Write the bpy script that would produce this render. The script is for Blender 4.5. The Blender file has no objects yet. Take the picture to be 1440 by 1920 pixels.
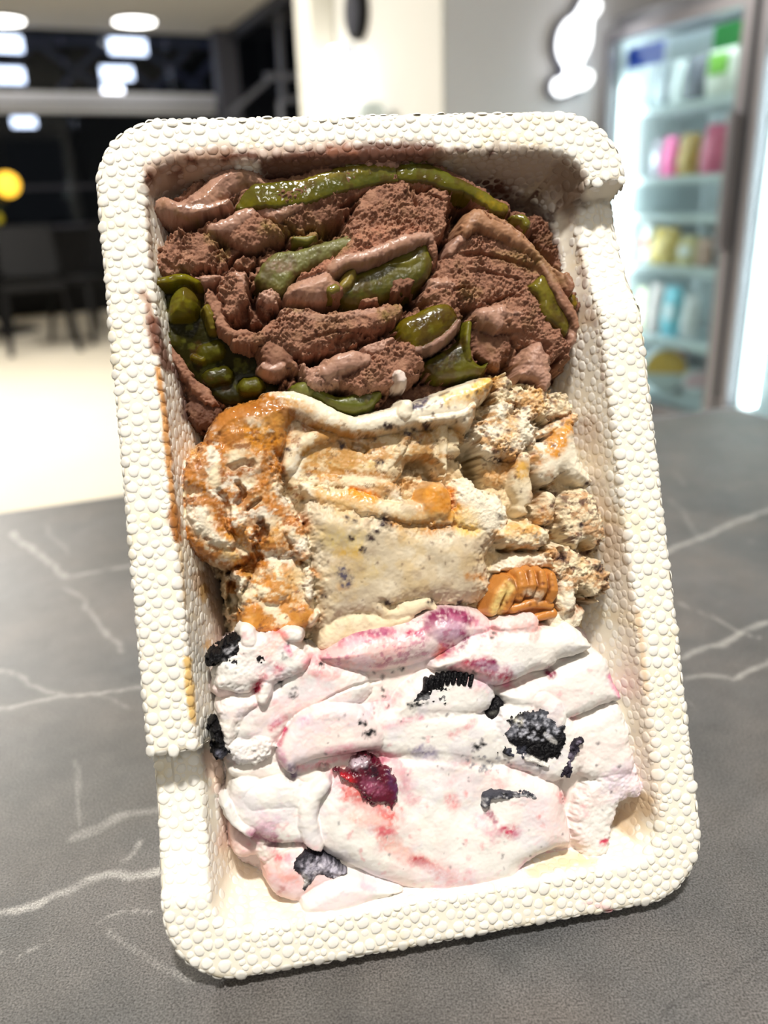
import bpy, math, random
import numpy as np
from mathutils import Matrix, Vector

random.seed(7)
rng = np.random.default_rng(11)
scene = bpy.context.scene

# ------------------------------------------------------------------ camera
FPX, CX, CY = 1550.0, 720.0, 960.0
PITCH, ROLL = math.radians(20.5), math.radians(-2.0)
TABLE_Z = 0.75
CAM_Z = TABLE_Z + 0.17800
F_ = np.array([0, math.cos(PITCH), -math.sin(PITCH)])
R0 = np.array([1.0, 0, 0]); U0 = np.cross(R0, F_)
R_ = math.cos(ROLL) * R0 + math.sin(ROLL) * U0
U_ = -math.sin(ROLL) * R0 + math.cos(ROLL) * U0
CAM = np.array([0, 0, CAM_Z])
cam_data = bpy.data.cameras.new('camera')
cam = bpy.data.objects.new('camera', cam_data)
scene.collection.objects.link(cam)
cam.matrix_world = Matrix(((R_[0], U_[0], -F_[0], 0), (R_[1], U_[1], -F_[1], 0), (R_[2], U_[2], -F_[2], CAM_Z), (0, 0, 0, 1)))
cam_data.sensor_fit = 'VERTICAL'; cam_data.sensor_height = 36.0; cam_data.sensor_width = 27.0
cam_data.lens = FPX / 1920 * 36.0
cam_data.clip_start = 0.01; cam_data.clip_end = 100
cam_data.dof.use_dof = True
cam_data.dof.focus_distance = 0.2135
cam_data.dof.aperture_fstop = cam_data.lens / 3.4
scene.camera = cam
scene.cycles.max_bounces = 7; scene.cycles.diffuse_bounces = 3; scene.cycles.glossy_bounces = 2; scene.cycles.transparent_max_bounces = 10

# ------------------------------------------------------------------ world, view
world = bpy.data.worlds.new('world'); scene.world = world; world.use_nodes = True
bg = world.node_tree.nodes['Background']
bg.inputs[0].default_value = (0.93, 0.96, 1.0, 1); bg.inputs[1].default_value = 0.13
vs = scene.view_settings
vs.view_transform = 'Standard'; vs.look = 'None'; vs.exposure = 0.0; vs.gamma = 1.0; vs.use_curve_mapping = False
CEIL_Z = 2.60
# ceiling lamps over the shop, with an unseen fill lamp added behind the camera (the lamp housings are built further down, at the same places)
LAMPS = [(0.05, -0.42, 0.13, 45.0), (0.3, -1.9, 0.4, 10.0), (-2.3, 3.6, 0.6, 130.0), (-3.2, 5.2, 0.5, 22.0)]
for (lx, ly, ls, lp) in LAMPS:
    ld = bpy.data.lights.new('ceiling_lamp_light', 'AREA'); ld.shape = 'SQUARE'; ld.size = ls; ld.energy = lp; ld.color = (1.0, 0.965, 0.91)
    lo = bpy.data.objects.new('ceiling_lamp_light', ld); scene.collection.objects.link(lo)
    lo.location = (lx, ly, CEIL_Z - 0.035)

# ------------------------------------------------------------------ helpers
C = scene.collection
def s2l(c):
    c = np.asarray(c, float) / 255.0
    return np.where(c <= 0.04045, c / 12.92, ((c + 0.055) / 1.055) ** 2.4)
def rgba(c): l = s2l(c); return (float(l[0]), float(l[1]), float(l[2]), 1.0)
def ray(x, y): return (x - CX) / FPX * R_ - (y - CY) / FPX * U_ + F_
def on_z(x, y, z): d = ray(x, y); return CAM + d * ((z - CAM_Z) / d[2])
def on_plane(x, y, n, k):               # plane n.p = k
    d = ray(x, y); n = np.asarray(n, float); return CAM + d * ((k - n @ CAM) / (n @ d))
def tag(o, label=None, cat=None, group=None, kind=None):
    if label: o['label'] = label
    if cat: o['category'] = cat
    if group: o['group'] = group
    if kind: o['kind'] = kind
    return o
def empty(name, loc=(0, 0, 0)):
    o = bpy.data.objects.new(name, None); C.objects.link(o); o.location = loc; o.empty_display_size = 0.05; return o
def link(name, me, parent=None, mat=None, smooth=False):
    o = bpy.data.objects.new(name, me); C.objects.link(o)
    if mat: me.materials.append(mat)
    if parent: o.parent = parent
    if smooth: me.polygons.foreach_set('use_smooth', np.ones(len(me.polygons), bool))
    return o
def mesh_np(name, verts, faces):
    me = bpy.data.meshes.new(name); me.from_pydata([tuple(map(float, v)) for v in verts], [], [tuple(int(i) for i in f) for f in faces]); me.update(); return me
def mesh_quads(name, verts, quads):
    me = bpy.data.meshes.new(name); n = len(verts); m, k = quads.shape
    me.vertices.add(n); me.vertices.foreach_set('co', np.ascontiguousarray(verts, np.float32).ravel())
    me.loops.add(m * k); me.polygons.add(m)
    me.loops.foreach_set('vertex_index', np.ascontiguousarray(quads, np.int32).ravel())
    me.polygons.foreach_set('loop_start', np.arange(0, m * k, k, dtype=np.int32))
    try: me.polygons.foreach_set('loop_total', np.full(m, k, dtype=np.int32))
    except Exception: pass
    me.polygons.foreach_set('use_smooth', np.ones(m, bool))
    me.update(calc_edges=True); me.validate(); return me
def add_col(me, col, name='col'):
    a = me.attributes.new(name, 'FLOAT_COLOR', 'POINT')
    d = np.ones((len(col), 4), np.float32); d[:, :3] = col; a.data.foreach_set('color', d.ravel())
def add_float(me, val, name):
    a = me.attributes.new(name, 'FLOAT', 'POINT'); a.data.foreach_set('value', np.ascontiguousarray(val, np.float32))
class MB:                               # collects boxes, bars, tubes -> one mesh
    def __init__(s): s.v = []; s.f = []
    def quadbox(s, p):                  # 8 points, bottom ring then top ring
        n = len(s.v); s.v += [tuple(q) for q in p]
        s.f += [(n+3, n+2, n+1, n), (n+4, n+5, n+6, n+7)] + [(n+i, n+(i+1) % 4, n+4+(i+1) % 4, n+4+i) for i in range(4)]
        return s
    def box(s, o, ax, ay, az):          # origin corner and three edge vectors
        o, ax, ay, az = map(lambda q: np.asarray(q, float), (o, ax, ay, az))
        return s.quadbox([o, o+ax, o+ax+ay, o+ay, o+az, o+ax+az, o+ax+ay+az, o+ay+az])
    def bar(s, a, b, w, h=None, up=(0, 0, 1)):
        a = np.asarray(a, float); b = np.asarray(b, float); h = h or w
        d = b - a; d /= np.linalg.norm(d); x = np.cross(d, up)
        if np.linalg.norm(x) < 1e-6: x = np.cross(d, (1, 0, 0))
        x /= np.linalg.norm(x); y = np.cross(x, d)
        r = [(-.5, -.5), (.5, -.5), (.5, .5), (-.5, .5)]
        return s.quadbox([a + x*w*i + y*h*j for i, j in r] + [b + x*w*i + y*h*j for i, j in r])
    def tube(s, a, b, r1, r2=None, n=14):
        r2 = r1 if r2 is None else r2
        a = np.asarray(a, float); b = np.asarray(b, float); d = b - a; d /= np.linalg.norm(d)
        x = np.cross(d, (0, 0, 1)); x = np.cross(d, (1, 0, 0)) if np.linalg.norm(x) < 1e-6 else x
        x /= np.linalg.norm(x); y = np.cross(d, x); k = len(s.v)
        for p, r in ((a, r1), (b, r2)):
            s.v += [tuple(p + r*(x*math.cos(t) + y*math.sin(t))) for t in np.linspace(0, 2*math.pi, n, endpoint=False)]
        s.f += [(k+i, k+n+i, k+n+(i+1) % n, k+(i+1) % n) for i in range(n)] + [tuple(range(k, k+n)), tuple(range(k+2*n-1, k+n-1, -1))]
        return s
    def lathe(s, o, prof, n=20, axis=(0, 0, 1)):   # prof: (r, h) along axis
        o = np.asarray(o, float); d = np.asarray(axis, float); d /= np.linalg.norm(d)
        x = np.cross(d, (0, 0, 1)); x = np.array([1., 0, 0]) if np.linalg.norm(x) < 1e-6 else x / np.linalg.norm(x); y = np.cross(d, x); k = len(s.v)
        for r, h in prof: s.v += [tuple(o + d*h + max(r, 1e-4)*(x*math.cos(t) + y*math.sin(t))) for t in np.linspace(0, 2*math.pi, n, endpoint=False)]
        m = len(prof)
        for j in range(m-1): s.f += [(k+j*n+i, k+j*n+(i+1) % n, k+(j+1)*n+(i+1) % n, k+(j+1)*n+i) for i in range(n)]
        s.f += [tuple(range(k+n-1, k-1, -1)), tuple(range(k+(m-1)*n, k+m*n))]
        return s
    def build(s, name, mat, parent=None, smooth=False, bevel=0):
        o = link(name, mesh_np(name, s.v, s.f), parent, mat, smooth)
        if bevel:
            b = o.modifiers.new('bevel', 'BEVEL'); b.width = bevel; b.segments = 2; b.limit_method = 'ANGLE'
        return o
def nt(mat): return mat.node_tree.nodes, mat.node_tree.links
def pmat(name, col, rough=0.6, metal=0.0, emit=0.0, spec=0.5, noise=0.0, nscale=8.0, bump=0.0, bscale=60.0, emit_col=None, sss=0.0):
    m = bpy.data.materials.new(name); m.use_nodes = True; N, L = nt(m); b = N['Principled BSDF']
    b.inputs['Base Color'].default_value = rgba(col); b.inputs['Roughness'].default_value = rough; b.inputs['Metallic'].default_value = metal
    b.inputs['Specular IOR Level'].default_value = spec
    if sss: b.inputs['Subsurface Weight'].default_value = sss; b.inputs['Subsurface Scale'].default_value = 0.003
    tc = N.new('ShaderNodeTexCoord')
    nz = N.new('ShaderNodeTexNoise'); nz.inputs['Scale'].default_value = nscale; nz.inputs['Detail'].default_value = 4; L.new(tc.outputs['Object'], nz.inputs['Vector'])
    if noise:
        mx = N.new('ShaderNodeMix'); mx.data_type = 'RGBA'
        L.new(nz.outputs['Fac'], mx.inputs['Factor'])
        c = np.asarray(col, float); mx.inputs['A'].default_value = rgba(np.clip(c*(1-noise), 0, 255)); mx.inputs['B'].default_value = rgba(np.clip(c*(1+noise), 0, 255))
        L.new(mx.outputs['Result'], b.inputs['Base Color'])
    if bump:
        n2 = N.new('ShaderNodeTexNoise'); n2.inputs['Scale'].default_value = bscale; L.new(tc.outputs['Object'], n2.inputs['Vector'])
        bp = N.new('ShaderNodeBump'); bp.inputs['Strength'].default_value = bump; bp.inputs['Distance'].default_value = 0.002
        L.new(n2.outputs['Fac'], bp.inputs['Height']); L.new(bp.outputs['Normal'], b.inputs['Normal'])
    if emit:
        m.cycles.emission_sampling = 'NONE' if emit < 10 else 'AUTO'
        b.inputs['Emission Color'].default_value = rgba(emit_col or col); b.inputs['Emission Strength'].default_value = emit
    return m
def glass_mat(name, tint=(230, 240, 240), refl=0.08, opaque=0.0):
    m = bpy.data.materials.new(name); m.use_nodes = True; N, L = nt(m)
    N.remove(N['Principled BSDF']); out = N['Material Output']
    t = N.new('ShaderNodeBsdfTransparent'); t.inputs[0].default_value = rgba(tint)
    g = N.new('ShaderNodeBsdfGlossy'); g.inputs['Roughness'].default_value = 0.03; g.inputs[0].default_value = (0.9, 0.95, 1, 1)
    lw = N.new('ShaderNodeLayerWeight'); lw.inputs['Blend'].default_value = 0.5
    pw = N.new('ShaderNodeMath'); pw.operation = 'POWER'; pw.inputs[1].default_value = 5.0; L.new(lw.outputs['Facing'], pw.inputs[0])
    fr = N.new('ShaderNodeMath'); fr.operation = 'MULTIPLY_ADD'; fr.inputs[1].default_value = 0.5; fr.inputs[2].default_value = refl*.3; L.new(pw.outputs[0], fr.inputs[0])
    mx = N.new('ShaderNodeMixShader'); L.new(fr.outputs[0], mx.inputs[0]); L.new(t.outputs[0], mx.inputs[1]); L.new(g.outputs[0], mx.inputs[2])
    L.new(mx.outputs[0], out.inputs[0]); return m

# ---- numpy noise
def _hash(ix, iy, seed):
    h = (ix.astype(np.int64)*374761393 + iy.astype(np.int64)*668265263 + seed*1274126177) & 0xffffffff
    h = ((h ^ (h >> 13)) * 1274126177) & 0xffffffff
    return ((h ^ (h >> 16)) & 0xffff) / 65535.0
def vnoise(x, y, seed=0):
    ix = np.floor(x); iy = np.floor(y); fx = x-ix; fy = y-iy
    fx = fx*fx*fx*(fx*(fx*6-15)+10); fy = fy*fy*fy*(fy*(fy*6-15)+10)
    a = _hash(ix, iy, seed); b = _hash(ix+1, iy, seed); c = _hash(ix, iy+1, seed); d = _hash(ix+1, iy+1, seed)
    return (a*(1-fx)+b*fx)*(1-fy) + (c*(1-fx)+d*fx)*fy
def fbm(x, y, seed=0, oct=4, gain=0.5):
    s = 0; a = 1; t = 0
    for i in range(oct):
        s = s + a*(vnoise(x*2**i + 17.3*i, y*2**i - 9.1*i, seed+i)-0.5); t += a; a *= gain
    return 2*s/t
def worley(x, y, seed=0):
    ix = np.floor(x); iy = np.floor(y); best = np.full(np.shape(x), 9.0)
    for dx in (-1, 0, 1):
        for dy in (-1, 0, 1):
            cx = ix+dx; cy = iy+dy
            px = cx + _hash(cx, cy, seed); py = cy + _hash(cx, cy, seed+91)
            best = np.minimum(best, (px-x)**2 + (py-y)**2)
    return np.sqrt(best)
def smooth_poly(P, closed=True, n=5):
    P = np.asarray(P, float); m = len(P); out = []
    rg = range(m) if closed else range(m-1)
    for i in rg:
        if closed: p0, p1, p2, p3 = P[i-1], P[i], P[(i+1) % m], P[(i+2) % m]
        else: p0, p1, p2, p3 = P[max(i-1, 0)], P[i], P[i+1], P[min(i+2, m-1)]
        for t in np.linspace(0, 1, n, endpoint=False):
            out.append(0.5*((2*p1) + (-p0+p2)*t + (2*p0-5*p1+4*p2-p3)*t*t + (-p0+3*p1-3*p2+p3)*t**3))
    if not closed: out.append(P[-1])
    return np.array(out)
def dist_line(P, X, Y, closed=False):   # distance to polyline and parameter 0..1
    best = np.full(X.shape, 1e9); tt = np.zeros(X.shape); m = len(P); k = m if closed else m-1
    for i in range(k):
        a = P[i]; b = P[(i+1) % m]; ab = b-a; L2 = ab@ab + 1e-12
        t = np.clip(((X-a[0])*ab[0] + (Y-a[1])*ab[1])/L2, 0, 1)
        d = (X-a[0]-t*ab[0])**2 + (Y-a[1]-t*ab[1])**2
        w = d < best; best = np.where(w, d, best); tt = np.where(w, (i+t)/k, tt)
    return np.sqrt(best), tt
def sdf(P, X, Y):                       # positive inside
    d, _ = dist_line(P, X, Y, True); ins = np.zeros(X.shape, bool); m = len(P)
    for i in range(m):
        a = P[i]; b = P[(i+1) % m]
        if a[1] == b[1]: continue
        c = ((a[1] > Y) != (b[1] > Y)) & (X < (b[0]-a[0])*(Y-a[1])/(b[1]-a[1]) + a[0]); ins ^= c
    return np.where(ins, d, -d)
def sstep(a, b, x): t = np.clip((x-a)/(b-a), 0, 1); return t*t*(3-2*t)

# ------------------------------------------------------------------ foam tray (local frame in millimetres: u right, v up, w towards the viewer)
TU = np.array([0.98560306, 0.16906914, 0.00149747]); TV = np.array([-0.06749336, 0.38530697, 0.92031689]); TN = np.array([0.1550202, -0.90716821, 0.39117078])
TC = np.array([0.00654499, 0.19749331, -0.07604018 + CAM_Z])
HA, HB = 70.0, 106.78
TRAY_M = Matrix(((TU[0], TV[0], TN[0], TC[0]), (TU[1], TV[1], TN[1], TC[1]), (TU[2], TV[2], TN[2], TC[2]), (0, 0, 0, 1)))
BASE_V = -HB                            # the tray's own origin sits at the middle of its lower edge
TRAY_M = TRAY_M @ Matrix.Translation((0, BASE_V/1000, 0))
def px2uv(x, y, w=0.0):
    p = on_plane(x, y, TN, TN @ TC + w/1000.0) - TC
    return np.array([p @ TU, p @ TV])*1000.0
def uv2px(u, v, w):
    P = TC + (np.multiply.outer(u, TU) + np.multiply.outer(v, TV) + np.multiply.outer(w, TN))/1000.0 - CAM
    z = P @ F_; return CX + FPX*(P @ R_)/z, CY - FPX*(P @ U_)/z
def loc3(u, v, w): return np.stack([u, v - BASE_V, w], -1)/1000.0

# profile across the wall: (inset from the outline, height w), from the outside of the lip over the rim to the floor
PROF = []
def _arc(cx, cy, r, a0, a1, n):
    for a in np.linspace(math.radians(a0), math.radians(a1), n): PROF.append((cx + r*math.cos(a), cy + r*math.sin(a)))
PROF += [(0.0, -8.0), (0.0, -5.0)]
_arc(2.0, -2.0, 2.0, 180, 90, 6)
PROF += [(6.0, 0.0), (9.0, 0.0)]
_arc(10.2, -1.8, 1.8, 90, 16, 6)
PROF += [(11.93 + (k)*math.tan(math.radians(15)), -1.3 - k) for k in (3, 8, 14, 20, 26, 31)]
_arc(26.3, -36.0 + 4.0, 6.0, 196, 270, 6)
PROF = np.array(PROF); PROF[-1] = (PROF[-1][0], -38.0)
PT = np.concatenate([[0], np.cumsum(np.hypot(*np.diff(PROF, axis=0).T))])
def prof_at(t): return np.interp(t, PT, PROF[:, 0]), np.interp(t, PT, PROF[:, 1])
def rr(d, s):                           # rounded rectangle inset by d; s in 0..8 (edge, corner, edge, corner ...), counter-clockwise from lower left
    r = np.maximum(18.0 - 0.8*d, 6.5); a = HA - d; b = HB - d; cx = a - r; cy = b - r
    k = np.floor(s).astype(int) % 8; t = s - np.floor(s)
    u = np.zeros_like(t); v = np.zeros_like(t)
    for e, (x0, y0, x1, y1) in {0: (-1, -1, 1, -1), 2: (1, -1, 1, 1), 4: (1, 1, -1, 1), 6: (-1, 1, -1, -1)}.items():
        m = k == e
        if e in (0, 4): uu = cx*(x0 + (x1-x0)*t); vv = b*y0 + 0*t
        else: uu = a*x0 + 0*t; vv = cy*(y0 + (y1-y0)*t)
        u = np.where(m, uu, u); v = np.where(m, vv, v)
    for e, (sx, sy, a0) in {1: (1, -1, -90), 3: (1, 1, 0), 5: (-1, 1, 90), 7: (-1, -1, 180)}.items():
        m = k == e; an = np.radians(a0 + 90*t)
        u = np.where(m, sx*cx + r*np.cos(an), u); v = np.where(m, sy*cy + r*np.sin(an), v)
    return u, v
NR = [px2uv(1130, 341, 0)[1], px2uv(1200, 583, 0)[1]]     # finger notch in the right rim: sharp step above, rising curve below
NL = [px2uv(330, 1412, 0)[1], px2uv(345, 1690, 0)[1]]     # finger notch in the left rim
def notch(u, v):
    out = np.zeros_like(u)
    for (vt, vb), side in ((NR, 1), (NL, -1)):
        x = np.clip((vt - v)/(vt - vb), 0, 1)
        out = np.where((u*side > HA-26) & (v < vt) & (v > vb), 9.5*(1 - x**2.2)*sstep(0, 0.02, x), out)
    return out
def tray_surf(s, t):
    d, w = prof_at(t); u, v = rr(d, s)
    f = sstep(-20, -4, w)
    f = np.where(d < 3, 1.0, f)
    return u, v, w - notch(u, v)*f
def inside_w(u, v):                     # inner surface of the tray as a height over (u, v)
    r = 9.0; qx = np.abs(u) - (HA-11-r); qy = np.abs(v) - (HB-11-r)
    d = 11 - (np.hypot(np.maximum(qx, 0), np.maximum(qy, 0)) + np.minimum(np.maximum(qx, qy), 0) - r)
    return np.interp(d, PROF[7:, 0], PROF[7:, 1])

# ice cream stains on the foam, some with wall shade put into the colour: (polyline in photo pixels, half width, colour, strength, ragged edge)
STAINS_SHADE = [
 ([(285, 318), (330, 300), (400, 292), (500, 290), (640, 283), (760, 283), (830, 290)], 15, (150, 95, 62), .62, 9),
 ([(300, 345), (340, 330), (420, 300)], 30, (140, 98, 70), .72, 12),
 ([(520, 322), (640, 312), (700, 300), (800, 300)], 34, (96, 54, 36), .95, 10),
 ([(420, 296), (450, 290), (478, 292)], 6, (92, 48, 28), .95, 6), ([(352, 296), (368, 304)], 5, (92, 48, 28), .9, 5), ([(276, 340), (282, 328)], 5, (92, 48, 28), .9, 3),
 ([(318, 330), (340, 322)], 5, (96, 52, 34), .8, 4), ([(620, 284), (645, 276), (662, 284)], 8, (150, 95, 70), .8, 6),
 ([(840, 318), (930, 310), (1010, 318), (1062, 345)], 40, (138, 112, 92), .72, 12),
 ([(1060, 330), (1074, 380)], 26, (140, 118, 100), .6, 10),  # grey-brown upper right: stain and rim shadow together in the colour
 ([(905, 345), (930, 350), (945, 365)], 13, (84, 48, 34), .95, 9),
 ([(940, 365), (985, 395), (1010, 430), (1035, 480)], 22, (98, 62, 46), .85, 10), ([(1006, 361), (1009, 366)], 5, (84, 44, 30), .9, 2), ([(1030, 402), (1036, 412)], 5, (84, 44, 30), .8, 3),
 ([(915, 290), (923, 286)], 4, (84, 44, 30), .9, 3), ([(858, 280), (875, 283)], 4, (84, 44, 30), .8, 3),
 ([(1086, 470), (1092, 510), (1100, 560), (1113, 600), (1122, 640), (1128, 690), (1133, 730)], 4, (150, 104, 72), .55, 6),
 ([(1075, 580), (1090, 600)], 14, (170, 135, 104), .5, 8),
 ([(276, 380), (280, 430), (284, 500)], 5, (150, 112, 84), .6, 4), ([(272, 550), (280, 585), (284, 620), (290, 660)], 8, (160, 105, 74), .8, 6),
 ([(288, 600), (300, 650), (315, 690)], 10, (110, 62, 42), .9, 6), ([(340, 690), (352, 740), (355, 775)], 14, (92, 50, 34), .9, 8),
 ([(296, 690), (306, 760), (313, 830), (320, 900), (328, 960), (334, 1010)], 6, (205, 140, 60), .9, 4),
 ([(326, 960), (332, 1005)], 11, (170, 105, 40), .9, 5), ([(338, 1030), (344, 1090), (348, 1140)], 3, (225, 185, 110), .55, 3),
 ([(352, 1240), (356, 1290), (362, 1350)], 8, (226, 180, 84), .85, 4), ([(372, 1080), (380, 1110)], 12, (190, 140, 80), .6, 8), ([(382, 1100), (383, 1125)], 6, (214, 170, 90), .7, 4),
 ([(395, 1050), (405, 1110), (412, 1160), (418, 1200)], 20, (120, 80, 45), .75, 12),
 ([(388, 1205), (391, 1215)], 4, (222, 170, 80), .8, 3), ([(1196, 1150), (1204, 1230), (1213, 1300)], 5, (222, 180, 120), .6, 4),
 ([(1150, 1000), (1165, 1100), (1190, 1250), (1212, 1400), (1226, 1520)], 22, (232, 206, 180), .45, 14),
 ([(1108, 800), (1128, 920), (1150, 1040)], 20, (205, 178, 150), .5, 14),  # tan down the right wall: its shade put into the colour
 ([(395, 1420), (420, 1500), (425, 1580)], 16, (222, 180, 158), .6, 10), ([(430, 1600), (520, 1690), (560, 1720)], 16, (246, 226, 190), .5, 10),
 ([(1172, 1540), (1200, 1510)], 26, (206, 172, 128), .75, 10), ([(1000, 1636), (1060, 1612), (1110, 1608)], 12, (226, 200, 150), .6, 6),
 ([(1090, 1690), (1140, 1704)], 4, (240, 190, 190), .6, 4), ([(1141, 1713), (1147, 1711)], 5, (235, 170, 175), .8, 3),
]
def stain_shade(col, u, v, w):
    X, Y = uv2px(u, v, w)
    nz = fbm(u*0.45, v*0.45, 5, 4)
    for pts, hw, c, st, rag in STAINS_SHADE:
        P = smooth_poly(pts, False, 4); lo = P.min(0)-hw-rag*2; hi = P.max(0)+hw+rag*2
        m = (X > lo[0]) & (X < hi[0]) & (Y > lo[1]) & (Y < hi[1])
        if not m.any(): continue
        d, _ = dist_line(P, X[m], Y[m]); k = st*sstep(hw+rag*.6, hw-rag*.6, d + nz[m]*rag)
        col[m] = col[m]*(1-k[:, None]) + s2l(c)*k[:, None]
    # faint yellow tinge here and there in the foam
    k = 0.55*sstep(0.34, 0.62, fbm(u*0.16, v*0.16, 31, 3) + 0.15*fbm(u*1.1, v*1.1, 33, 2))
    return col*(1-k[:, None]) + col*np.array([1.0, 0.93, 0.74])*k[:, None]

def col_mat(name, rough=0.5, sss=0.0, sss_scale=0.002, bump=0.0, bscale=900.0, wet=False, spec=0.5, coat=0.0, crumb=False):
    m = bpy.data.materials.new(name); m.use_nodes = True; N, L = nt(m); b = N['Principled BSDF']
    at = N.new('ShaderNodeAttribute'); at.attribute_name = 'col'; L.new(at.outputs['Color'], b.inputs['Base Color'])
    b.inputs['Roughness'].default_value = rough; b.inputs['Specular IOR Level'].default_value = spec
    if sss:
        b.inputs['Subsurface Weight'].default_value = sss; b.inputs['Subsurface Scale'].default_value = sss_scale
        b.inputs['Subsurface Radius'].default_value = (1.0, 0.7, 0.5)
    if coat: b.inputs['Coat Weight'].default_value = coat; b.inputs['Coat Roughness'].default_value = 0.12
    tc = N.new('ShaderNodeTexCoord')
    if wet:
        wa = N.new('ShaderNodeAttribute'); wa.attribute_name = 'wet'
        mr = N.new('ShaderNodeMapRange'); mr.inputs['To Min'].default_value = 0.78; mr.inputs['To Max'].default_value = 0.13
        L.new(wa.outputs['Fac'], mr.inputs['Value']); L.new(mr.outputs['Result'], b.inputs['Roughness'])
    if bump:
        n2 = N.new('ShaderNodeTexNoise'); n2.inputs['Scale'].default_value = bscale; n2.inputs['Detail'].default_value = 3; L.new(tc.outputs['Object'], n2.inputs['Vector'])
        bp = N.new('ShaderNodeBump'); bp.inputs['Strength'].default_value = bump; bp.inputs['Distance'].default_value = 0.0004
        L.new(n2.outputs['Fac'], bp.inputs['Height']); L.new(bp.outputs['Normal'], b.inputs['Normal'])
        if crumb:
            ca = N.new('ShaderNodeAttribute'); ca.attribute_name = 'crumb'
            cm = N.new('ShaderNodeMapRange'); cm.inputs['To Min'].default_value = 0.06; cm.inputs['To Max'].default_value = bump
            L.new(ca.outputs['Fac'], cm.inputs['Value']); L.new(cm.outputs['Result'], bp.inputs['Strength'])
    return m
M_foam = col_mat('expanded_foam', rough=0.5, bump=0.1, bscale=700, spec=0.35)

tray = empty('foam_tray'); tray.matrix_world = TRAY_M
tag(tray, 'white bead foam ice cream tray leaning upright on the dark stone table', 'tray')
# shell
S = np.concatenate([np.concatenate([np.linspace(e, e+1, 140 if e in (2, 6) else (70 if e in (0, 4) else 16), endpoint=False)]) for e in range(8)])
T = PT.copy()
sg, tg = np.meshgrid(S, T, indexing='ij')
u, v, w = tray_surf(sg.ravel(), tg.ravel())
ns, ntt = len(S), len(T)
col = np.tile(s2l((240, 224, 196)), (ns*ntt, 1)); col = stain_shade(col, u, v, w)
# sink the shell a little under the beads, close it with the floor and the outer body
P = np.stack([u, v, w], -1).reshape(ns, ntt, 3)
du = np.roll(P, -1, 0) - np.roll(P, 1, 0); dt = np.gradient(P, axis=1)
nn = np.cross(du, dt); nn /= np.linalg.norm(nn, axis=-1, keepdims=True) + 1e-9
sgn = np.sign(nn[0, 8, 2]); nn *= sgn
P2 = P - nn*0.13
rings = [P2[:, i] for i in range(ntt)]
extra_in = []; cu = rings[-1].copy(); cu[:, :2] *= 0.5; extra_in.append(cu); cz = cu.copy(); cz[:, :2] *= 0.02; extra_in.append(cz)
def outring(d, wv):
    uu, vv = rr(np.full(ns, float(d)), S); return np.stack([uu, vv, np.full(ns, float(wv))], -1)
outer = [outring(4.8, -8.6), outring(10.0, -26), outring(14.4, -43), outring(16.5, -45)]
oc = outer[-1].copy(); oc[:, :2] *= 0.02
allr = [oc] + outer[::-1] + rings + extra_in
V = np.concatenate(allr); nr = len(allr)
i = np.arange(ns); quads = []
for k in range(nr-1): quads.append(np.stack([k*ns+i, k*ns+(i+1) % ns, (k+1)*ns+(i+1) % ns, (k+1)*ns+i], -1))
quads = np.concatenate(quads)
if sgn < 0: quads = quads[:, ::-1]
me = mesh_quads('shell', loc3(V[:, 0], V[:, 1], V[:, 2]), quads)
cc = np.tile(s2l((246, 238, 220)), (len(V), 1)); cc = stain_shade(cc, V[:, 0], V[:, 1], V[:, 2])
add_col(me, cc); link('shell', me, tray, M_foam)

# beads: scatter by dart throwing over the surface, then a rounded cell for each
pos = []; nor = []; rad = []; grid = {}
def surf_pts(n, tlo, thi):
    t = rng.uniform(tlo, thi, n); k = rng.choice(8, n, p=[.19, .035, .275, .035, .19, .035, .205, .035]); k = np.where(k == 2, rng.choice([2, 6], n), k)
    s = k + rng.uniform(0, 1, n)
    p = np.stack(tray_surf(s, t), -1)
    a = np.stack(tray_surf(s+0.002, t), -1) - np.stack(tray_surf(s-0.002, t), -1)
    b = np.stack(tray_surf(s, t+0.05), -1) - np.stack(tray_surf(s, t-0.05), -1)
    nv = np.cross(a, b); nv /= np.linalg.norm(nv, axis=-1, keepdims=True)+1e-9
    return p, nv*sgn
T_END = float(np.interp(28.0, PROF[9:, 0]*0 - PROF[9:, 1], PT[9:]))
def throw(n, r0, r1, pack):
    p, nv = surf_pts(n, 0.6, T_END); rs = rng.uniform(r0, r1, n)
    for q, m, r in zip(p.tolist(), nv.tolist(), rs.tolist()):
        c = (int(q[0]//3.6), int(q[1]//3.6), int(q[2]//3.6)); ok = True
        for dx in (-1, 0, 1):
            for dy in (-1, 0, 1):
                for dz in (-1, 0, 1):
                    for j in grid.get((c[0]+dx, c[1]+dy, c[2]+dz), ()):
                        a = pos[j]; lim = pack*(r+rad[j])
                        if (a[0]-q[0])**2 + (a[1]-q[1])**2 + (a[2]-q[2])**2 < lim*lim: ok = False; break
                    if not ok: break
                if not ok: break
            if not ok: break
        if ok: grid.setdefault(c, []).append(len(pos)); pos.append(q); nor.append(m); rad.append(r)
throw(10000, 1.28, 1.6, .93); throw(26000, 1.0, 1.28, .92); throw(44000, 0.62, 0.9, .90)
pos = np.array(pos); nor = np.array(nor); rad = np.array(rad); NB = len(pos)
NA = 10; ang = np.linspace(0, 2*math.pi, NA, endpoint=False)
RS = [(1.0, -0.26), (0.88, 0.05), (0.55, 0.17)]
bead_v = np.zeros((NB, NA*3+1, 3))
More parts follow.
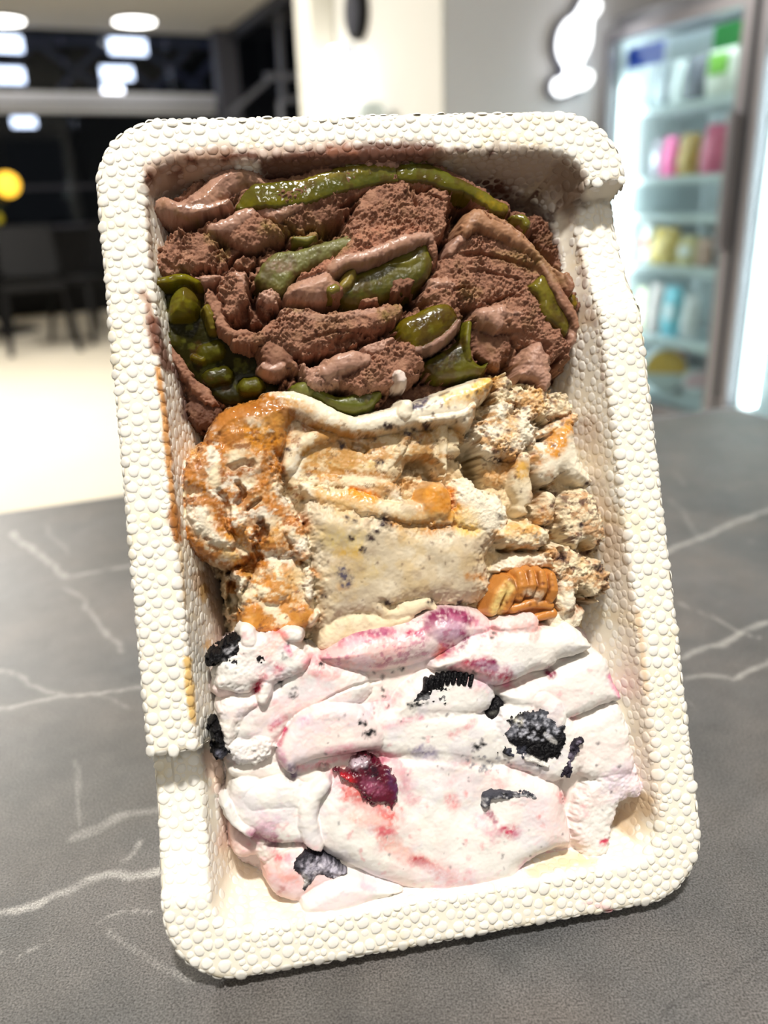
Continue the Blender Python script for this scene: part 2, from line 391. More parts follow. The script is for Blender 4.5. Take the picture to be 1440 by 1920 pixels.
for i in range(NB):
    c = pos[i]; n = nor[i]; x = np.cross(n, (0.3, 0.8, 0.52)); x /= np.linalg.norm(x); y = np.cross(n, x)
    dif = pos - c; d2 = (dif**2).sum(1); nb = np.where((d2 < 20) & (d2 > 1e-9))[0]
    q = dif[nb]; L3 = np.sqrt(d2[nb]); qx = q@x; qy = q@y; L2 = np.hypot(qx, qy)+1e-6
    off = (d2[nb] + rad[i]**2 - rad[nb]**2)/(2*L3) - 0.01
    cs = (qx[:, None]*np.cos(ang) + qy[:, None]*np.sin(ang))/L2[:, None]
    inv = np.where(cs > 0.05, cs/np.maximum(off, 0.25)[:, None], 0)
    rho = ((inv**9).sum(0) + (1/(rad[i]*1.32))**9)**(-1/9)
    hf = rad[i]*rng.uniform(.7, 1.0); hf *= 0.34 if c[2] < -3 and abs(n[2]) < 0.8 else 1.0
    lift = rng.normal(0, .05)
    for k, (sc, z) in enumerate(RS):
        bead_v[i, k*NA:(k+1)*NA] = c + (rho*sc*np.cos(ang))[:, None]*x + (rho*sc*np.sin(ang))[:, None]*y + n*(z*hf + lift - 0.12)
    bead_v[i, -1] = c + n*(0.20*hf + lift - 0.12)
bt = []
for k in range(2):
    for a in range(NA): bt += [(k*NA+a, k*NA+(a+1) % NA, (k+1)*NA+(a+1) % NA), (k*NA+a, (k+1)*NA+(a+1) % NA, (k+1)*NA+a)]
bt += [(2*NA+a, 2*NA+(a+1) % NA, 3*NA) for a in range(NA)]
bt = np.array(bt)
bcol = np.tile(s2l((250, 246, 236)), (NB*(NA*3+1), 1)).reshape(NB, -1, 3)*rng.uniform(.93, 1.0, (NB, 1, 1))
bcol = bcol.reshape(-1, 3)
bv = bead_v.reshape(-1, 3); bcol = stain_shade(bcol, bv[:, 0], bv[:, 1], bv[:, 2]).reshape(NB, -1, 3)
front = (nor[:, 2] > 0.85) & (pos[:, 2] > -1.0)
order = np.argsort(-(rad + 5*front)); single = order[:300]; rest = order[300:]
for i in single:
    vv = bead_v[i]; me = mesh_quads('foam_bead', loc3(vv[:, 0], vv[:, 1], vv[:, 2]), bt); add_col(me, bcol[i]); link('foam_bead', me, tray, M_foam)
nv1 = NA*3+1
vv = bead_v[rest].reshape(-1, 3); ff = (bt[None] + (np.arange(len(rest))*nv1)[:, None, None]).reshape(-1, 3)
me = mesh_quads('foam_beads', loc3(vv[:, 0], vv[:, 1], vv[:, 2]), ff); add_col(me, bcol[rest].reshape(-1, 3))
tag(link('foam_beads', me, tray, M_foam), kind='stuff')

# ------------------------------------------------------------------ table with a dark marbled stone top
E1 = np.array([0.9343, 0.3565, 0]); E2 = np.array([-0.3565, 0.9343, 0]); EZ = np.array([0, 0, 1.0])
tcor = on_z(1371, 763, TABLE_Z)
TA1 = tcor @ E1; TB1 = tcor @ E2; TA0 = TA1 - 0.95; TB0 = TB1 - 0.85
def graded(lo, hi, c, fine, grow):
    xs = [c]; x = c
    while x < hi: x += fine + grow*max(0, abs(x-c)-0.10); xs.append(min(x, hi))
    x = c; ys = []
    while x > lo: x -= fine + grow*max(0, abs(x-c)-0.10); ys.append(max(x, lo))
    return np.array(ys[::-1] + xs)
tcen = np.array([0.0, 0.17, 0])
ga = graded(TA0, TA1, tcen @ E1, 0.0011, 0.010); gb = graded(TB0, TB1, tcen @ E2, 0.0011, 0.010)
AA, BB = np.meshgrid(ga, gb)
TX = AA*E1[0] + BB*E2[0]; TY = AA*E1[1] + BB*E2[1]
# white veins of the stone, (photo pixels on the table plane, half width in pixels, strength)
VEINS = [
 ([(20, 995), (50, 1020), (85, 1045), (115, 1075), (125, 1083)], 6, .75), ([(125, 1083), (170, 1074), (215, 1066), (245, 1062), (300, 1050)], 5, .7),
 ([(82, 985), (100, 1005), (130, 1040)], 4, .3), ([(118, 1100), (150, 1120), (165, 1140), (185, 1170), (215, 1205), (240, 1228)], 5, .5),
 ([(-20, 1255), (20, 1265), (70, 1288), (115, 1306)], 5, .6), ([(-20, 1337), (30, 1325), (90, 1312), (140, 1302), (200, 1293), (260, 1285), (330, 1270)], 6, .75),
 ([(170, 1300), (210, 1312), (245, 1330)], 4, .3), ([(140, 1420), (145, 1460), (148, 1510), (150, 1550)], 4, .35),
 ([(130, 1563), (170, 1552), (230, 1535), (290, 1520), (340, 1500)], 9, .5), ([(228, 1618), (250, 1600), (268, 1572)], 5, .55),
 ([(-40, 1735), (20, 1710), (70, 1695), (120, 1680), (170, 1660), (220, 1648), (270, 1638), (330, 1622)], 10, .85),
 ([(182, 1732), (215, 1715), (250, 1707), (300, 1710)], 2, .6), ([(200, 1742), (230, 1765), (270, 1790), (320, 1815), (365, 1838)], 4, .45),
 ([(35, 1795), (60, 1780), (105, 1762)], 2, .4), ([(0, 1780), (15, 1785)], 3, .3),
 ([(1235, 1040), (1262, 1028), (1310, 1010), (1350, 990), (1400, 970), (1460, 948)], 7, .75), ([(1255, 935), (1275, 955), (1295, 985), (1310, 1005)], 4, .3),
 ([(1255, 880), (1285, 910)], 4, .22), ([(1265, 1128), (1300, 1142), (1350, 1165), (1385, 1184), (1430, 1200)], 4, .5),
 ([(1270, 1235), (1310, 1217), (1360, 1200), (1400, 1182), (1450, 1165)], 7, .7), ([(1275, 1275), (1310, 1267), (1340, 1266), (1372, 1273), (1378, 1275)], 6, .55),
 ([(1380, 1274), (1410, 1260), (1450, 1240)], 6, .7), ([(1290, 1310), (1310, 1330)], 3, .2), ([(1400, 1015), (1430, 1025)], 5, .2), ([(120, 790), (100, 800)], 3, .1),
]
CRACKS = [([(1240, 1905), (1260, 1880), (1300, 1865), (1330, 1845), (1370, 1835), (1400, 1805), (1440, 1770)], 4, .6), ([(1050, 1835), (1100, 1830), (1150, 1838)], 3, .35), ([(628, 1855), (632, 1866)], 2, .6)]
tcol = np.tile(s2l((92, 90, 89)), TX.shape + (1,))
n1 = fbm(TX*9, TY*9, 41, 5); n2 = fbm(TX*30, TY*30, 45, 4); n3 = fbm(TX*150, TY*150, 48, 3)
tcol *= (1 + 0.55*n1 + 0.25*n2 + 0.16*n3)[..., None]
tcol *= np.stack([1 + 0.08*n2, np.ones_like(n2), 1 - 0.06*n2 + 0.05*n1], -1)
for lst, target in ((VEINS, (200, 197, 192)), (CRACKS, (34, 34, 38))):
    for pts, hw, st in lst:
        W = np.array([on_z(x, y, TABLE_Z)[:2] for x, y in pts]); Ws = smooth_poly(W, False, 5)
        hm = [np.linalg.norm(on_z(x+3, y, TABLE_Z)[:2] - on_z(x-3, y, TABLE_Z)[:2])/6*hw*(1.0 if hw > 3 else 1.2) for x, y in pts]
        mg = max(hm)*3; m = (TX > Ws[:, 0].min()-mg) & (TX < Ws[:, 0].max()+mg) & (TY > Ws[:, 1].min()-mg) & (TY < Ws[:, 1].max()+mg)
        if not m.any(): continue
        x = TX[m] + 0.0035*fbm(TX[m]*70, TY[m]*70, 51, 3)*min(1, mg/0.004); y = TY[m] + 0.0035*fbm(TX[m]*70, TY[m]*70, 57, 3)*min(1, mg/0.004)
        d, t = dist_line(Ws, x, y); h = np.interp(t, np.linspace(0, 1, len(hm)), hm)
        k = .68*st*sstep(1.5, 0.3, d/h)*(0.75 + 0.5*fbm(TX[m]*220, TY[m]*220, 60, 3))*sstep(0, .04, t)*sstep(1, .96, t)
        k = np.clip(k, 0, 1)[:, None]; tcol[m] = tcol[m]*(1-k) + s2l(target)*k
M_stone = col_mat('dark_stone', rough=0.44, bump=0.25, bscale=1500, spec=0.6)
Nn, Ll = nt(M_stone)
_tc = Nn.new('ShaderNodeTexCoord'); _n = Nn.new('ShaderNodeTexNoise'); _n.inputs['Scale'].default_value = 1900; _n.inputs['Detail'].default_value = 2; Ll.new(_tc.outputs['Object'], _n.inputs['Vector'])
_r = Nn.new('ShaderNodeMapRange'); _r.inputs['From Min'].default_value = 0.3; _r.inputs['From Max'].default_value = 0.72; _r.inputs['To Min'].default_value = 0.35; _r.inputs['To Max'].default_value = 1.8; Ll.new(_n.outputs['Fac'], _r.inputs['Value'])
_m = Nn.new('ShaderNodeVectorMath'); _m.operation = 'MULTIPLY'; _at = [q for q in Nn if q.type == 'ATTRIBUTE'][0]
Ll.new(_at.outputs['Color'], _m.inputs[0]); Ll.new(_r.outputs['Result'], _m.inputs[1]); Ll.new(_m.outputs['Vector'], Nn['Principled BSDF'].inputs['Base Color'])
table = empty('cafe_table', tuple((tcor - 0.45*E1 - 0.42*E2)*np.array([1, 1, 0])))
tag(table, 'dark grey stone cafe table with white marble veins under the ice cream tray', 'table')
toff = np.array(table.location)
ny, nx = TX.shape; idx = np.arange(ny*nx).reshape(ny, nx)
q = np.stack([idx[:-1, :-1], idx[:-1, 1:], idx[1:, 1:], idx[1:, :-1]], -1).reshape(-1, 4)
vt = np.stack([TX.ravel(), TY.ravel(), np.full(TX.size, TABLE_Z)], -1) - toff
# rim and underside
bnd = np.concatenate([idx[0, :], idx[1:, -1], idx[-1, -2::-1], idx[-2:0:-1, 0]])
lo1 = vt[bnd].copy(); lo1[:, 2] -= 0.022; k0 = len(vt); nb = len(bnd)
vt2 = np.concatenate([vt, lo1]); ar = np.arange(nb)
q2 = np.stack([bnd[ar], k0+ar, k0+(ar+1) % nb, bnd[(ar+1) % nb]], -1)
me = mesh_quads('tabletop', vt2, np.concatenate([q, q2]))
add_col(me, np.concatenate([tcol.reshape(-1, 3), np.tile(s2l((88, 86, 92)), (nb, 1))]))
top = link('tabletop', me, table, M_stone)
sm = np.ones(len(me.polygons), bool); sm[len(q):] = False; me.polygons.foreach_set('use_smooth', sm)
M_edge = pmat('table_edge_band', (176, 178, 188), 0.4); M_iron = pmat('table_iron', (28, 28, 30), 0.5, metal=0.6)
def rel(p): return np.asarray(p, float) - toff
def ab(a, b, z=0.0): return a*E1 + b*E2 + z*EZ
bm_ = MB()
for (a0, b0, a1, b1) in ((TA0, TB1, TA1, TB1), (TA1, TB1, TA1, TB0), (TA1, TB0, TA0, TB0), (TA0, TB0, TA0, TB1)):
    d = ab(a1-a0, b1-b0); d /= np.linalg.norm(d); nrm = np.cross(EZ, d)
    bm_.bar(rel(ab(a0, b0, TABLE_Z-0.011) + nrm*0.0012), rel(ab(a1, b1, TABLE_Z-0.011) + nrm*0.0012), 0.0025, 0.021)
bm_.build('edge_band', M_edge, table)
ac, bc = (TA0+TA1)/2, (TB0+TB1)/2
MB().tube(rel(ab(ac, bc, 0.02)), rel(ab(ac, bc, TABLE_Z-0.03)), 0.035, n=20).build('pedestal', M_iron, table, True)
MB().lathe(rel(ab(ac, bc, 0)), [(0.26, 0), (0.26, 0.012), (0.24, 0.02), (0.04, 0.03)], 32).build('foot_plate', M_iron, table)
MB().box(rel(ab(ac-.25, bc-.02, TABLE_Z-0.05)), .5*E1, .04*E2, .0279*EZ).box(rel(ab(ac-.02, bc-.25, TABLE_Z-0.05)), .04*E1, .5*E2, .0279*EZ).build('top_bracket', M_iron, table)

# ------------------------------------------------------------------ ice cream: relief fields over the tray plane, built from overlapping folds
class Field:
    def __init__(s, x0, y0, x1, y1, step=0.27, seed=0):
        c = np.array([px2uv(x, y, -3) for x, y in ((x0, y0), (x1, y0), (x1, y1), (x0, y1))])
        u = np.arange(c[:, 0].min(), c[:, 0].max(), step); v = np.arange(c[:, 1].min(), c[:, 1].max(), step)
        s.U, s.V = np.meshgrid(u, v); s.u0, s.v0, s.st = u[0], v[0], step
        s.H = np.full(s.U.shape, -99.0); s.C = np.zeros(s.U.shape + (3,)); s.W = np.zeros(s.U.shape); s.K = np.zeros(s.U.shape); s.seed = seed; s.rag = 1.0; s.ks = 1.0
        s.N0 = fbm(s.U*.07+.3, s.V*.07, seed+3, 3); s.N1 = fbm(s.U*.35, s.V*.35, seed+1, 4); s.N2 = fbm(s.U*1.1, s.V*1.1, seed+2, 3)
    def sl(s, P, m):
        i0 = max(int((P[:, 0].min()-m-s.u0)/s.st), 0); i1 = min(int((P[:, 0].max()+m-s.u0)/s.st)+2, s.U.shape[1])
        j0 = max(int((P[:, 1].min()-m-s.v0)/s.st), 0); j1 = min(int((P[:, 1].max()+m-s.v0)/s.st)+2, s.U.shape[0])
        return (slice(j0, max(j1, j0)), slice(i0, max(i1, i0)))
    def put(s, sl, z, col, wet, crumb, k):
        k = k*s.ks
        H = s.H[sl]; dz = z - H; w = np.clip(0.5 + 0.5*dz/k, 0, 1)
        far = H < -90; w = np.where(far, (z > -90)*1.0, w)
        s.H[sl] = np.where(far, z, H*(1-w) + z*w + k*w*(1-w)*0.5)
        c = sstep(.25, .75, w); cc = s2l(col)
        s.C[sl] = s.C[sl]*(1-c[..., None]) + cc*c[..., None]; s.W[sl] = s.W[sl]*(1-c) + wet*c; s.K[sl] = s.K[sl]*(1-c) + crumb*c
    # a slab: outline in photo pixels, height in mm, rounded edge r, slope (per 10 mm along u, v)
    def flake(s, pts, h, col, r=2.5, tilt=(0, 0), crumb=0.0, wet=0.0, edge=0.5, dome=0.0, wave=0.3, sub=4, k=None):
        P = smooth_poly([px2uv(x, y, h) for x, y in pts], True, sub); sl = s.sl(P, 3)
        U, V = s.U[sl], s.V[sl]
        if U.size == 0: return
        k = k or (0.5 if crumb > .3 else 1.0); rough = min(1.0, crumb*2.5)
        d = sdf(P, U, V) + edge*s.rag*(s.N1[sl] + 0.8*s.N2[sl])*(.45 + .55*rough)
        c = P.mean(0); x = np.clip(1 - d/r, 0, 1)
        z = h + (U-c[0])*tilt[0]/10 + (V-c[1])*tilt[1]/10 - r*(1-np.sqrt(np.maximum(1-x*x, 0))) + dome*(1-np.exp(-np.maximum(d, 0)/max(2*r, 1))) + wave*(s.N1[sl]*rough + 1.6*s.N0[sl]*(1-.6*rough))
        z = np.where(d > 0, z, z + d*5.0)
        z = np.where(d > -1.4, z, -99.0)
        s.put(sl, z, col, wet, crumb, k)
    # a rounded fold along a line: heights may run along the line
    def ridge(s, pts, wpx, h, col, crumb=0.0, wet=0.0, edge=0.42, flat=0.7, wave=0.35, k=None):
        hs = h if isinstance(h, (list, tuple)) else [h]*len(pts); ws = wpx if isinstance(wpx, (list, tuple)) else [wpx]*len(pts)
        P = smooth_poly([px2uv(x, y, q) for (x, y), q in zip(pts, hs)], False, 5); mm = max(ws)/7.2; sl = s.sl(P, mm+1.5)
        U, V = s.U[sl], s.V[sl]
        if U.size == 0: return
        d, t = dist_line(P, U, V); xs = np.linspace(0, 1, len(pts)); hw = np.interp(t, xs, ws)/7.2/2; hh = np.interp(t, xs, hs)
        d = d + edge*s.rag*(s.N1[sl] + .7*s.N2[sl])*(.5 if crumb < .2 else 1); q = np.clip(d/hw, 0, 1)
        z = hh - hw*flat*(1-np.sqrt(1-q*q)) + wave*1.3*s.N0[sl]
        z = np.where(d < hw, z, z - (d-hw)*5.0); z = np.where(d < hw+1.4, z, -99.0)
        s.put(sl, z, col, wet, crumb, k or 1.3)
    def cut(s, pts, wpx, depth, soft=0.6):      # crease or hole along a line
        P = smooth_poly([px2uv(x, y, -3) for x, y in pts], False, 5); hw = wpx/7.2/2; sl = s.sl(P, hw*2)
        if s.U[sl].size == 0: return
        d, t = dist_line(P, s.U[sl], s.V[sl]); d = d + 0.35*hw*(s.N1[sl] + s.N2[sl])
        s.H[sl] = s.H[sl] - depth*sstep(hw, hw*(1-soft), d)*np.minimum(1, 6*np.minimum(t, 1-t) + .25)
    def finish(s, lump=0.0, grain=1.0, wr=.02):
        wx, wy = s.U + .55*s.N2 + .8*s.N1, s.V + .55*fbm(s.U*1.1, s.V*1.1, s.seed+31, 3) - .8*s.N1
        cr = (1-worley(wx*1.0, wy*1.0, s.seed+7)*1.45)*.6 + (1-worley(wx*2.1, wy*2.1, s.seed+9)*1.4)*.42 + fbm(s.U*1.9, s.V*1.9, s.seed+8, 3)*.55
        cr = cr + np.clip(s.K-.4, 0, 1)*(.9*(1-worley(wx*.42, wy*.42, s.seed+15)*1.4) + .8*fbm(s.U*.6, s.V*.6, s.seed+16, 3))
        sm = 1-np.minimum(s.K*1.6, 1)
        am = np.clip(.75 + 1.3*fbm(s.U*.22, s.V*.22, s.seed+32, 3), .15, 1.7)
        s.H = s.H + s.K*cr*grain*am + sm*(.10*fbm(s.U*.9, s.V*.9, s.seed+19, 3) + .05*fbm(s.U*2.4, s.V*2.4, s.seed+20, 2) + wr*fbm(s.U*.35, s.V*1.5, s.seed+21, 3)) + lump*(s.N0 + s.N1*np.minimum(s.K*2, 1))
        wi = inside_w(s.U, s.V); s.vis = s.H > wi - 0.6; s.H = np.where(s.H > -90, np.maximum(s.H, wi-0.5), s.H)
        s.X, s.Y = uv2px(s.U, s.V, np.maximum(s.H, -45))
    # colour that belongs to the ice cream itself: swirls, sauce, stains; line or outline in photo pixels
    def paint(s, pts, col, hw=10, st=0.8, rag=6, wet=None, closed=False, fs=0.45, soft=0.75):
        P = smooth_poly(pts, closed, 4); mg = hw + rag*2
        m = (s.X > P[:, 0].min()-mg) & (s.X < P[:, 0].max()+mg) & (s.Y > P[:, 1].min()-mg) & (s.Y < P[:, 1].max()+mg)
        if not m.any(): return
        X, Y = s.X[m], s.Y[m]; nz = fbm(s.U[m]*fs, s.V[m]*fs, s.seed+13, 4)
        d = -sdf(P, X, Y) + hw if closed else dist_line(P, X, Y)[0]
        d = d + nz*rag; k = st*sstep(hw*(1+soft)+1, hw*(1-soft)-1, d)
        if hw > 3.5: k = np.clip(k*(1 + .9*fbm(s.U[m]*1.4, s.V[m]*1.4, s.seed+41, 3)), 0, 1)
        s.C[m] = s.C[m]*(1-k[:, None]) + s2l(col)*k[:, None]
        if wet is not None: s.W[m] = s.W[m]*(1-k) + wet*k
    def specks(s, pts, n, size, col, st=0.9):
        P = smooth_poly(pts, True, 3); lo, hi = P.min(0), P.max(0); r_ = np.random.default_rng(s.seed+n); got = 0
        for _ in range(n*6):
            x, y = r_.uniform(lo, hi)
            if sdf(P, np.array([x]), np.array([y]))[0] < 0: continue
            z = size*r_.uniform(.5, 1.3); a = r_.uniform(0, 3.1); L = z*r_.uniform(0, 1.4)
            s.paint([(x-L*math.cos(a), y-L*math.sin(a)), (x+L*math.cos(a), y+L*math.sin(a))], col, z, st*r_.uniform(.6, 1), z*1.4, fs=1.6)
            got += 1
            if got >= n: break
    def mottle(s, col, st, f, lo=0.1, hi=0.5):
        k = st*sstep(lo, hi, fbm(s.U*f, s.V*f, s.seed+23, 4)); s.C = s.C*(1-k[..., None]) + s2l(col)*k[..., None]
    def blotch(s, pts, col, st=.8, f=.4, lo=.0, hi=.35, wet=None, soft=14, seed=0):   # ragged blotches of colour inside an outline
        P = smooth_poly(pts, True, 4); m = (s.X > P[:, 0].min()-soft) & (s.X < P[:, 0].max()+soft) & (s.Y > P[:, 1].min()-soft) & (s.Y < P[:, 1].max()+soft)
        if not m.any(): return
        k = st*sstep(-soft, soft, sdf(P, s.X[m], s.Y[m]))*sstep(lo, hi, fbm(s.U[m]*f, s.V[m]*f*1.4, s.seed+61+seed, 5, .62))
        s.C[m] = s.C[m]*(1-k[:, None]) + s2l(col)*k[:, None]
        if wet is not None: s.W[m] = s.W[m]*(1-k) + wet*k
    def mesh(s, name, mat, parent=None, skirt=0.0):
        ok = (s.H > -60)
        cell = ok[:-1, :-1] & ok[1:, :-1] & ok[:-1, 1:] & ok[1:, 1:]
        cell &= (s.vis[:-1, :-1] | s.vis[1:, 1:] | s.vis[1:, :-1] | s.vis[:-1, 1:])
        ny, nx = s.H.shape; idx = np.arange(ny*nx).reshape(ny, nx)
        q = np.stack([idx[:-1, :-1], idx[:-1, 1:], idx[1:, 1:], idx[1:, :-1]], -1)[cell]
        V = loc3(s.U.ravel(), s.V.ravel(), s.H.ravel()); Cc = s.C.reshape(-1, 3); Wt = s.W.ravel(); Kk = s.K.ravel()
        if skirt:
            pc = np.pad(cell, 1); ii = np.arange(ny*nx).reshape(ny, nx); edges = []
            for (sh, a, b) in (((1, 0), (0, 0), (0, 1)), ((-1, 0), (1, 1), (1, 0)), ((0, 1), (1, 0), (0, 0)), ((0, -1), (0, 1), (1, 1))):
                nb = pc[1-sh[0]:pc.shape[0]-1-sh[0], 1-sh[1]:pc.shape[1]-1-sh[1]]
                m = cell & ~nb; j, i = np.where(m); edges.append(np.stack([ii[j+a[0], i+a[1]], ii[j+b[0], i+b[1]]], -1))
            e = np.concatenate(edges); low = V.copy(); low[:, 2] -= skirt/1000; n = len(V)
            q = np.concatenate([q, np.stack([e[:, 1], e[:, 0], e[:, 0]+n, e[:, 1]+n], -1), (q+n)[:, ::-1]])
            V = np.concatenate([V, low]); Cc = np.concatenate([Cc, Cc]); Wt = np.concatenate([Wt, Wt]); Kk = np.concatenate([Kk, Kk])
        used = np.unique(q); re = np.zeros(len(V), np.int64); re[used] = np.arange(len(used))
        me = mesh_quads(name, V[used], re[q]); add_col(me, np.clip(Cc[used], 0, 1)); add_float(me, np.clip(Wt[used], 0, 1)**.7, 'wet'); add_float(me, np.clip(Kk[used], 0, 1.2), 'crumb')
        o = link(name, me, parent, mat)
        if parent is None: o.matrix_world = TRAY_M
        return o
M_choc = col_mat('chocolate_ice_cream', wet=True, crumb=True, bump=0.9, bscale=1700, spec=0.4)
M_cream = col_mat('cream_ice_cream', wet=True, crumb=True, bump=0.7, bscale=1500, spec=0.4)
M_green = col_mat('green_fruit_sauce', wet=True, bump=0.15, bscale=900, spec=0.4, coat=0.12)
M_greend = col_mat('shaded_green_fruit', wet=True, bump=0.15, bscale=900, spec=0.12)
M_cookie = col_mat('dark_cookie', wet=True, bump=0.9, bscale=1900, spec=0.2)
M_nut = col_mat('walnut_skin', wet=True, bump=0.4, bscale=900, spec=0.5)
M_cherry = col_mat('cherry_flesh', wet=True, bump=0.2, bscale=900, spec=0.6, coat=0.4)

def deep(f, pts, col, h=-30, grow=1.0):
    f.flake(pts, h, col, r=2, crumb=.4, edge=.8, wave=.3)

A1 = (162, 118, 94); A2 = (190, 150, 130); A3 = (138, 97, 75); A4 = (100, 66, 48)  # A4: deep base, darkened in colour for the shade between folds
G1 = (112, 108, 26); G2 = (98, 100, 20); G3 = (136, 132, 46); G4 = (46, 44, 8)  # G4: fruit in the deep recess, its shade put into the colour
K = dict
GREENS = []
def green(*a): GREENS.append(a)
def green_build(name, box, flakes, lump=.2, paints=(), label=None, grain=1):
    g = Field(*box, step=0.27, seed=200+box[0])
    for kind, a, k in flakes: getattr(g, kind)(*a, **k)
    g.finish(lump, grain)
    for a, k in paints: g.paint(*a, **k)
    g.C *= np.array([.60, .56, .55]); g.mottle((70, 46, 20), .55, .3, .05, .45); g.mottle((110, 112, 40), .35, .45, .2, .6)
    o = g.mesh(name, M_greend if label and 'dark wet' in label else M_green, choc, skirt=1.6)
    if label: o['label'] = label
    return o
green('green_ribbon', (435, 290, 800, 410), [
 ('ridge', ([(452, 386), (480, 366), (520, 362), (570, 356), (620, 340), (670, 328), (720, 320), (770, 320)], [16, 44, 48, 46, 44, 46, 42, 34], [-5, -3.6, -3.2, -3.2, -3, -3, -3.2, -4], G1), K(wet=1.0, edge=.6, flat=.22))],
 .3, [(([(560, 340), (640, 322), (720, 308), (765, 312)], (166, 150, 52), 8, .7, 5), {}), (([(600, 352), (680, 338), (760, 332)], (96, 104, 44), 12, .6, 6), {}), (([(460, 384), (500, 380), (540, 372)], (140, 134, 20), 8, .6, 4), {})])
green('green_ribbon', (745, 295, 970, 410), [
 ('ridge', ([(758, 322), (800, 322), (840, 338), (872, 350), (900, 364), (930, 384), (946, 388)], [34, 38, 34, 22, 22, 26, 20], [-3.2, -3, -3.4, -4, -4.2, -4.4, -5], G1), K(wet=.95, edge=.45, flat=.35))],
 .2, [(([(770, 316), (810, 318), (850, 334)], (112, 120, 40), 9, .7, 5), {}), (([(900, 370), (945, 392)], (170, 148, 30), 8, .7, 5), {})])
green('green_ribbon', (470, 430, 690, 560), [
 ('flake', ([(480, 522), (496, 488), (520, 470), (560, 466), (610, 452), (650, 440), (668, 442), (666, 462), (630, 482), (590, 500), (556, 516), (532, 548), (505, 540)], -5.4, (126, 128, 66)), K(r=2, wet=.25, crumb=.22, tilt=(0, .8)))],
 .25, [(([(540, 480), (600, 470), (650, 455)], (150, 152, 92), 14, .5, 10), {}), (([(510, 500), (540, 500)], (176, 140, 120), 12, .5, 12), {}), (([(490, 530), (530, 540)], (120, 112, 40), 10, .6, 8), {})], 'matt frosted green fruit ribbon')
green('green_ribbon', (620, 430, 840, 590), [
 ('flake', ([(632, 556), (640, 530), (672, 508), (700, 492), (740, 472), (790, 452), (806, 458), (814, 490), (806, 515), (790, 532), (760, 546), (716, 556), (670, 566)], -5.6, G1), K(r=3, wet=.55, tilt=(.3, .9), wave=.7)),
 ('flake', ([(715, 490), (750, 480), (785, 468), (795, 490), (770, 505), (735, 502)], -4.6, G3), K(r=3, wet=.6)),
 ('flake', ([(630, 540), (648, 508), (668, 500), (664, 530), (645, 545)], -4.2, (168, 150, 66)), K(r=2, wet=.5))],
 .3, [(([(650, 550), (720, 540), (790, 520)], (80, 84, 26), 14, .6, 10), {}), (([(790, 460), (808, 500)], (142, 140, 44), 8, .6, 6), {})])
green('green_ribbon', (262, 500, 560, 780), [
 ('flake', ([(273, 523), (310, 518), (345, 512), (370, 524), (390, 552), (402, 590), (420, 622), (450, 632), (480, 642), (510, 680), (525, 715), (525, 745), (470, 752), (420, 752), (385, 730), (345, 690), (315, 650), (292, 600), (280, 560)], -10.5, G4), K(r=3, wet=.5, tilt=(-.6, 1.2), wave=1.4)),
 ('flake', ([(314, 590), (318, 550), (335, 528), (355, 530), (372, 560), (362, 588), (335, 594)], -4.2, G1), K(r=4, dome=1, wet=.8, edge=.3)),
 ('ridge', ([(276, 526), (300, 526), (340, 518), (368, 528)], [12, 14, 14, 12], [-3, -3.2, -3.2, -4], (134, 128, 20)), K(wet=.8)),
 ('ridge', ([(284, 545), (292, 575), (300, 610)], [16, 20, 14], [-4, -5, -7], G2), K(wet=.8)),
 ('ridge', ([(388, 575), (394, 590), (398, 612)], [14, 14, 10], [-4.4, -4.6, -6], (140, 128, 50)), K(wet=.9)),
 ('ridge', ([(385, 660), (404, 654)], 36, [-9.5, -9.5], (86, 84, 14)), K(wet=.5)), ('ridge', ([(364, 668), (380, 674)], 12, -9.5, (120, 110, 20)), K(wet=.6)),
 ('ridge', ([(462, 722), (480, 720)], 32, [-10, -10], (90, 86, 14)), K(wet=.5)), ('ridge', ([(395, 705), (420, 700)], 34, -10.5, (66, 64, 12)), K(wet=.7)), ('ridge', ([(310, 615), (330, 640)], 24, -9.5, (70, 68, 12)), K(wet=.5))],  # lower bulges dimmed in colour, as lying out of the light
 .3, [(([(335, 575), (350, 560)], (146, 140, 34), 16, .5, 8), {})], 'large dark wet sheet of green fruit with pale seeds')
green('green_ribbon', (535, 690, 740, 790), [
 ('flake', ([(545, 724), (560, 714), (580, 712), (605, 728), (640, 742), (680, 732), (716, 732), (708, 748), (690, 764), (655, 770), (620, 758), (590, 748), (560, 740)], -6.2, (116, 124, 34)), K(r=2, wet=.45, tilt=(0, .6), wave=.8)),
 ('flake', ([(556, 720), (575, 714), (590, 730), (580, 742), (560, 736)], -5.0, (132, 136, 60)), K(r=1.5, wet=.3))], .2, [(([(640, 750), (690, 745)], (92, 100, 30), 8, .5, 8), {})])
green('green_ribbon', (735, 555, 880, 670), [
 ('flake', ([(748, 606), (758, 594), (780, 584), (806, 572), (834, 564), (852, 572), (862, 592), (852, 610), (832, 628), (800, 648), (778, 658), (766, 646), (752, 632)], -2.8, (118, 104, 16)), K(r=3, wet=.85, dome=.6)),
 ('ridge', ([(778, 655), (805, 648), (840, 626), (862, 600)], 8, [-2.9, -2.5, -2.5, -3], A2), K(crumb=.2))],
 .25, [(([(785, 600), (830, 590), (850, 590)], (86, 62, 14), 14, .7, 10), {}), (([(770, 590), (820, 572)], (136, 128, 30), 8, .7, 5), {})])
